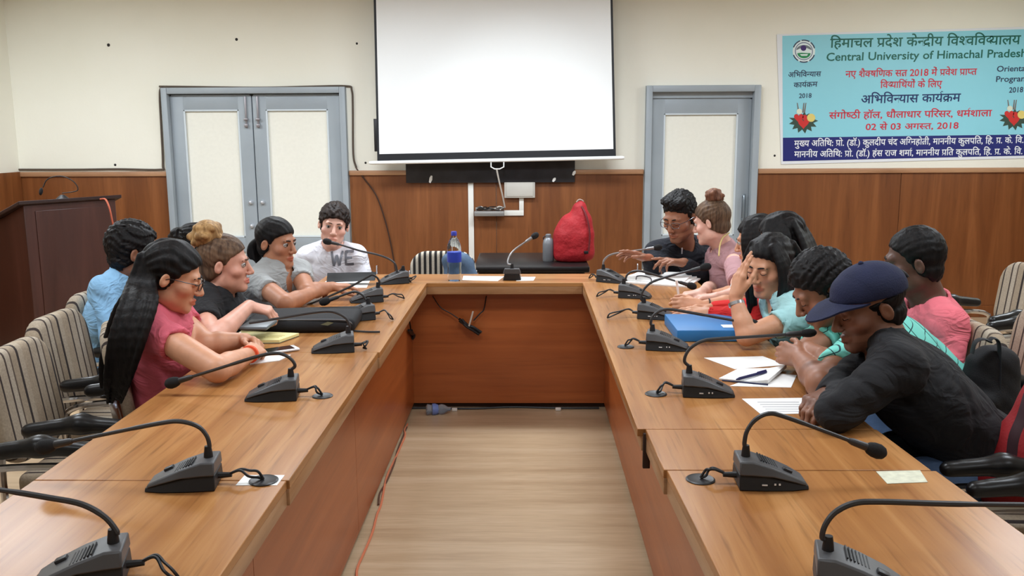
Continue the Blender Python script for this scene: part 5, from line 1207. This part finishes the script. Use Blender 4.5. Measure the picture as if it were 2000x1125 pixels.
person('person in grey T-shirt with black ponytail, forearm stretched across the left table', h, -112, -6,
    dict(R=A(500, 548, 4.20), L=A(584, 530, 4.47)), dict(R=T(558, 592, .80), L=T(600, 570, .81)), dict(R=T(618, 570, .805), L=T(648, 560, .81)), (-1.45, 4.36, .54), SK['tan'], GREYT,
    (HBLK, dict(e=.011, swept=True, rough=.002, line=((-.2, -.07), (-.09, -.055), (-.045, -.03), (-.03, -.005), (.0, .008), (.04, .034), (.05, .056), (.058, .08), (.075, .2)), locks=[
        dict(c=[(np.array(h)+np.array((-.095, .055, .01)), (.008, .012, .0)), (np.array(h)+np.array((-.12, .05, -.02)), (.02, .02, 0)), (np.array(h)+np.array((-.125, .04, -.07)), (.025, .025, 0)), (np.array(h)+np.array((-.11, .03, -.115)), (.012, .015, 0))], n=7, r=.017)])),
    fem=True, sit=RIGHT, sl=.5, seed=11, hands=dict(R=dict(d=A(660, 552, 4.55)-T(618, 570, .805), n=(-.2, .6, -.6), curl=(.3, .4, .5, .6), thumb=.3), L=dict(d=(1, .2, 0), n=(0, 0, -1))), extras=p5x, ab=1.05)
h = A(652, 440, 5.34)
def p6x(root, org, hp, Rm, B, so):
    bpy.context.view_layer.update()
    w = 2.0; v = []; f = []
    for segs in (((.05, 1), (.25, 0)), ((.25, 0), (.45, .75)), ((.45, .75), (.65, 0)), ((.65, 0), (.88, 1)), ((1.15, 0), (1.15, 1)), ((1.15, .06), (1.8, .06)), ((1.15, .5), (1.65, .5)), ((1.15, .94), (1.8, .94))):
        a_, b_ = np.array(segs[0]), np.array(segs[1]); d_ = nrm(b_-a_); n_ = np.array([-d_[1], d_[0]])*.085; k_ = len(v)
        for i in range(9): q_ = a_+(b_-a_)*i/8; v += [q_+n_, q_-n_]
        f += [(k_+2*i, k_+2*i+1, k_+2*i+3, k_+2*i+2) for i in range(8)]
    P0 = A(631, 530, 5.1); P1 = A(681, 528, 5.1); d = (P1-P0)/w; m = MB()
    # subdivide by a grid of quads kept where they fall inside the letter outline; project on the shirt front
    pts = []
    for q in v:
        o = P0+d*q[0]+np.array([0, 0, q[1]*.085]); dr = nrm(np.array([0, 1., 0]))
        hit, loc, nr_, _ = so.ray_cast(Vector(o-org), Vector(dr)); loc = np.array(loc)+np.array(nr_)*.0045 if hit else o-org+dr*.05; pts.append(loc)
    m.add(pts, f).build('shirt_lettering', M('silver_print', (112, 114, 122), .35, .4), root)
person('person in white sweatshirt with WE lettering, facing the camera at the far left corner', h, -167, -4,
    dict(R=A(602, 500, 5.42), L=A(694, 498, 5.42)), dict(R=A(590, 553, 5.36), L=A(710, 556, 5.38)), dict(R=A(636, 584, 5.26), L=A(672, 588, 5.26)), A(650, 612, 5.5), SK['pale'], WHITS,
    (HBRN, dict(e=.014, top=.004, rough=.0032, line=((-.2, -.07), (-.09, -.06), (-.045, -.032), (-.03, -.0), (.0, .012), (.03, .03), (.045, .06), (.056, .088), (.07, .2)))), roll=-9, hs=1.07, sit=CAMW, sl=.86, seed=13, brow=BROWL, hands=dict(R=dict(d=(.6, -.5, -.05), n=(.2, .2, -1)), L=dict(d=(-.7, -.5, -.05), n=(0, 0, -1))), extras=p6x, ab=1.08)
# ---- right side
h = A(1328, 424, 5.08)
person('person in dark charcoal shirt with spectacles, both hands raised in front while looking down', h, 138, -20,
    dict(R=A(1284, 492, 5.16), L=A(1388, 488, 5.34)), dict(R=A(1282, 552, 4.98), L=A(1392, 552, 5.06)), dict(R=A(1268, 506, 4.88), L=A(1336, 514, 4.86)), A(1335, 610, 5.45), SK['mid'], BLKS,
    (HBLK, dict(e=.006, top=.018, lumps=[((-.025, .04, .10), (.05, .045, .03)), ((.03, .03, .105), (.04, .045, .024))], line=((-.2, -.07), (-.09, -.06), (-.045, -.032), (-.03, .0), (.0, .012), (.035, .026), (.052, .05), (.066, .085), (.08, .2)))), hs=1.12, sit=CAMW, sleeve='long', neck='collar', seed=15, beard=(.72, .70, .70), glasses=WIRES, eyes='closed', bulk=1.08, ab=1.1,
    hands=dict(R=dict(d=(-.75, -.05, .25), n=(.3, -.3, -.9), curl=(.15, .3, .4, .5), thumb=.75, spread=.4, s=1.06), L=dict(d=(-.8, -.25, .18), n=(.1, .1, -1), curl=(.1, .45, .6, .7), thumb=.4, s=1.06)),
    extras=lambda root, org, hp, Rm, B, so: MB().box(A(1332, 490, 5.03)-org, (.008, .008, .035), .002).build('pocket_pen', M('silver_pen', (190, 190, 196), .3, .8), root))
h = A(1389, 434, 4.92)
person('person in mauve top with auburn topknot, turned away towards the charcoal shirt', h, 58, -14,
    dict(L=A(1432, 506, 4.80), R=A(1402, 498, 5.14)), dict(L=T(1448, 574, .80), R=A(1390, 560, 5.0)), dict(L=T(1402, 580, .79), R=T(1370, 572, .80)), (1.27, 5.0, .54), SK['pale'], MAUV,
    (HDB, dict(e=.010, swept=True, rough=.0025, low=-.075, bun2=[((0, -.045, .137), .046, HAU)])), fem=True, brow=BROWL, sit=LEFT, sl=.7, seed=17, hands=dict(L=dict(d=(-.8, .1, -.02), n=(0, 0, -1)), R=dict(d=(-.8, -.2, -.05), n=(0, 0, -1))),
    extras=lambda root, org, hp, Rm, B, so: MB().tube([p-org for p in catmull([A(1424, 455, 4.9), A(1412, 464, 4.82), A(1406, 480, 4.78), A(1404, 500, 4.74)], 5)], .004, 6).build('lanyard', M('yellow_lanyard', (208, 186, 120), .7), root))
def llocks(h, ang, *groups):
    Rm = rotm(*ang); return [dict(c=[(np.array(h)+Rm @ np.array(p), Rm @ np.array(w)) for p, w in g], n=n, r=r) for g, n, r in groups]
BACKL = ([((0, -.085, .07), (.06, 0, 0)), ((0, -.115, -.03), (.085, 0, 0)), ((0, -.125, -.15), (.10, 0, 0)), ((0, -.13, -.32), (.08, 0, 0))], 15, .014)
def sidel(s_, y0=.02, w=.05, n=9, r=.0125, dz=.3, xo=0): return ([((s_*.05, y0-.01, .098), (0, w*.6, 0)), ((s_*(.088+xo*.2), y0-.01, .02), (0, w, 0)), ((s_*(.094+xo*.6), y0-.005+xo*.2, -.08), (0, w, 0)), ((s_*(.088+xo), y0+.01+xo*.6, -.19), (0, w*.9, 0)), ((s_*(.08+xo), y0+.03+xo*.8, -dz), (0, w*.6, 0))], n, r)
h = A(1478, 470, 4.36)
person('person in white sleeves with black hair, holding up a white pen behind the red-sleeved person', h, 62, -12,
    dict(L=A(1505, 545, 4.22), R=A(1480, 538, 4.54)), dict(L=T(1440, 590, .80), R=T(1440, 572, .80)), dict(L=T(1368, 598, .795), R=A(1395, 575, 4.5)), (1.36, 4.42, .54), SK['warm'], WHT2,
    (HBLK, dict(e=.013, ear=False, locks=llocks(h, (62, -12, 0), BACKL, sidel(-1, .0, .055, 11)))),
    fem=True, sit=LEFT, sl=.95, seed=19, hands=dict(L=dict(d=(-.9, .1, .05), n=(.1, .75, -.3), curl=(.6, .65, .7, .7), thumb=.5), R=dict(d=(-.8, -.2, -.05), n=(0, 0, -1))),
    extras=lambda root, org, hp, Rm, B, so: band(root, org, T(1385, 597, .795), (1, -.05, 0), .0305, .006, M('dark_band', (40, 34, 34), .5), 'bracelet'))
pw = empty('white_pen', (0, 0, 0), label='white pen held upright in a hand on the right table', cat='pen')
a, b = A(1326, 580, 4.22), A(1321, 547, 4.2)
MB().tube([a, b], .006, 10).build('pen_barrel', M('white_pen', (240, 240, 240), .35), pw)
h = A(1524, 470, 3.98)
person('person in red sleeves with long black hair, hands flat together on the right table', h, 60, -14,
    dict(L=A(1560, 552, 3.84), R=A(1522, 548, 4.16)), dict(L=T(1470, 618, .80), R=T(1470, 602, .80)), dict(L=T(1388, 612, .79), R=T(1392, 603, .79)), (1.38, 4.02, .54), SK['warm'], REDT,
    (HBLK, dict(e=.014, ear=False, locks=llocks(h, (60, -14, 0), BACKL, sidel(-1, .0, .06, 12)))),
    fem=True, sit=LEFT, sleeve='long', seed=21, hands=dict(L=dict(d=(-.95, .12, 0), n=(0, .5, -.8), curl=(.2, .22, .25, .3)), R=dict(d=(-.95, -.1, 0), n=(0, -.5, -.8), curl=(.2, .22, .25, .3))))
h = A(1503, 518, 3.52)
def p10x(root, org, hp, Rm, B, so):
    e, w = T(1456, 656, .80), A(1436, 584, 3.33); d = nrm(w-e)
    band(root, org, w-d*.02, d, .0285, .014, M('steel_strap', (176, 178, 182), .3, .9), 'wrist_watch')
person('person in light teal T-shirt with long black hair, resting the forehead on one raised hand', h, 128, -16,
    dict(L=A(1560, 618, 3.34), R=A(1510, 596, 3.66)), dict(L=T(1458, 656, .80), R=A(1482, 668, 3.72)), dict(L=A(1436, 580, 3.33), R=A(1440, 690, 3.6)), (1.38, 3.56, .54), SK['warm'], TEALL,
    (HBLK, dict(e=.011, ear=False, peak=-1.5, line=((-.2, -.03), (-.09, -.02), (-.03, .01), (.0, .024), (.04, .05), (.06, .075), (.076, .098), (.09, .2)), locks=llocks(h, (128, -16, -2), BACKL, ([((-.05, .02, .098), (0, .02, 0)), ((-.093, .028, .02), (0, .03, 0)), ((-.097, .04, -.08), (.008, .03, 0)), ((-.078, .075, -.17), (.02, .022, 0)), ((-.055, .105, -.27), (.018, .015, 0))], 10, .0115), sidel(1, .02, .035, 7, .0115, .33)))),
    fem=True, eyes='closed', sit=LEFT, sl=.45, seed=23, roll=-2, extras=p10x, trousers=M('black_trousers', (24, 24, 28), .9),
    hands=dict(L=dict(d=A(1455, 490, 3.33)-A(1436, 580, 3.33), n=(.85, .25, .1), curl=(.12, .15, .3, .4), thumb=.35, s=.98), R=dict(d=(-.8, -.3, -.1), n=(0, 0, -1))))
h = A(1606, 566, 3.06)
def p11x(root, org, hp, Rm, B, so):
    w, e = T(1563, 694, .815), T(1612, 748, .80); d = nrm(w-e); band(root, org, w-d*.03, d, .034, .018, M('dark_steel_strap', (120, 116, 110), .3, .9), 'wrist_watch')
person('person in teal checked shirt with short black hair, arms folded on the right table', h, 92, -32,
    dict(L=A(1705, 660, 2.92), R=A(1672, 618, 3.26)), dict(L=T(1604, 750, .80), R=T(1568, 694, .80)), dict(L=T(1562, 700, .82), R=T(1606, 694, .845)), (1.62, 3.12, .54), SK['brown'], TEALC,
    (HBLK, dict(e=.015, top=.012, rough=.003)), sit=LEFT, eyes='closed', sl=.72, seed=25, hs=1.04, bulk=1.02, extras=p11x, ab=1.06, trousers=JEAN,
    hands=dict(L=dict(d=(-.35, .8, .0), n=(.8, .2, -.4), curl=(.5, .5, .5, .5)), R=dict(d=(.25, -.85, .1), n=(.2, .1, -1), curl=(.35, .4, .45, .5), thumb=.3)))
h = A(1694, 598, 2.62)
CAPN = M('navy_cap_cotton', (21, 27, 58), .85, var=(20, .12), bump=(200, .3))
def p12x(root, org, hp, Rm, B, so):
    G = Field(head_c-.26, head_c+.26, .0048); hs = 1.06
    G.el(hp(0, -.014, .040), np.array((.087, .108, .083))*hs, Rm, .01)
    def low(X, Y, Z):
        x, y, z = X-head_c[0], Y-head_c[1], Z-head_c[2]; l1 = x*Rm[0, 1]+y*Rm[1, 1]+z*Rm[2, 1]; l2 = x*Rm[0, 2]+y*Rm[1, 2]+z*Rm[2, 2]; return l2-(.036+.10*l1)
    G.fn(low, head_c-.3, head_c+.3, .003); X, Y, Z = G.all(); G.D = (G.D+wob(X, Y, Z, 2, .002)).astype(np.float32)
    V, Q = G.mesh(1); cap = sdf_obj('baseball_cap', V, Q, CAPN, root, org)
    v = []; f = []; n = 15
    for t_ in (0, 1):
        for i in range(n):
            th = R_(-72+144*i/(n-1)); 
            for k_, rr in enumerate((.094, .135, .172)):
                x = math.sin(th)*(.084 if k_ == 0 else .086); y = -.008+math.cos(th)*(.104 if k_ == 0 else (.104+(rr-.094)*1.05)); y = max(y, .02)
                z = .048+.10*(y-.1)*.2-.35*max(0, y-.1)-1.8*x*x-t_*.005; v.append(hp(x, y, z)-org)
    for t_ in (0, 1):
        for i in range(n-1):
            for k_ in (0, 1):
                a_ = t_*n*3+i*3+k_; q_ = (a_, a_+1, a_+4, a_+3); f.append(q_ if t_ == 0 else q_[::-1])
    for i in range(n-1):
        for k_ in (0, 2): a_ = i*3+k_; f.append((a_, a_+3, a_+3+3*n, a_+3*n))
    for i in (0, n-1):
        for k_ in (0, 1): a_ = i*3+k_; f.append((a_, a_+1, a_+1+3*n, a_+3*n))
    MB().add(v, f).build('cap_brim', CAPN, cap)
    MB().ball(hp(0, -.014, .124)-org, .008).build('cap_button', CAPN, cap)
    MB().tube([p-org for p in [hp(.03*math.sin(a_), -.1215+.004*math.cos(a_), .045+.022*math.cos(a_)) for a_ in np.linspace(-1.4, 1.4, 9)]], .004, 6).build('cap_opening', LASH, cap)
    MB().box(hp(.052, -.104, .03)-org, (.012, .014, .012), .003).build('cap_buckle', M('brass_buckle', (150, 120, 80), .4, .8), cap)
head_c = np.array(h)
person('person in black long-sleeved top and navy baseball cap, bent over the printed sheet', h, 97, -19,
    dict(L=A(1752, 716, 2.42), R=A(1722, 690, 2.78)), dict(L=T(1634, 806, .80), R=T(1640, 755, .80)), dict(L=T(1640, 756, .80), R=T(1618, 772, .80)), (1.42, 2.64, .54), SK['umber'], BLKC,
    (HBLK, dict(e=.008, top=-.012, rough=.0016, line=((-.2, -.07), (-.09, -.05), (-.045, -.025), (-.03, .0), (.0, .02), (.03, .03), (.04, -.02), (.06, -.3), (.2, -.3)))), hs=1.06, sit=LEFT, sleeve='long', seed=27, beard=(.75, .73, .73), eyes='closed', bulk=1.05, ab=1.04, trousers=JEAN, extras=p12x,
    hands=dict(L=dict(d=(-.3, .9, 0), n=(0, 0, -1)), R=dict(d=(-.6, -.6, .0), n=(.1, .1, -1), curl=(.5, .6, .7, .8), thumb=.4)))
h = A(1783, 512, 3.30)
person('person in rose pink collared shirt with very short black hair, sitting behind the navy cap', h, 72, -8,
    dict(L=A(1850, 634, 3.14), R=A(1792, 606, 3.50)), dict(L=A(1852, 735, 3.06), R=A(1770, 690, 3.5)), dict(L=A(1780, 745, 3.1), R=A(1700, 690, 3.4)), (1.68, 3.36, .54), SK['deep'], ROSE,
    (HBLK, dict(e=.006, top=.008, rough=.0015)), hs=1.04, sit=LEFT, sleeve='long', neck='collar', seed=29, bulk=1.02, ab=1.06, hands={})
# ------------------------------------------------------------------ put every Empty at its thing's base
bpy.context.view_layer.update()
for o in list(C.objects):
    if o.type == 'EMPTY' and o.parent is None and tuple(o.location) == (0, 0, 0) and o.children:
        pts = []
        for ch in o.children_recursive:
            if ch.type == 'MESH': pts += [ch.matrix_world @ Vector(b) for b in ch.bound_box]
        if not pts: continue
        lo = [min(p[i] for p in pts) for i in range(3)]; hi = [max(p[i] for p in pts) for i in range(3)]
        base = Vector(((lo[0]+hi[0])/2, (lo[1]+hi[1])/2, lo[2])); o.location = base
        for ch in o.children: ch.location = Vector(ch.location)-base
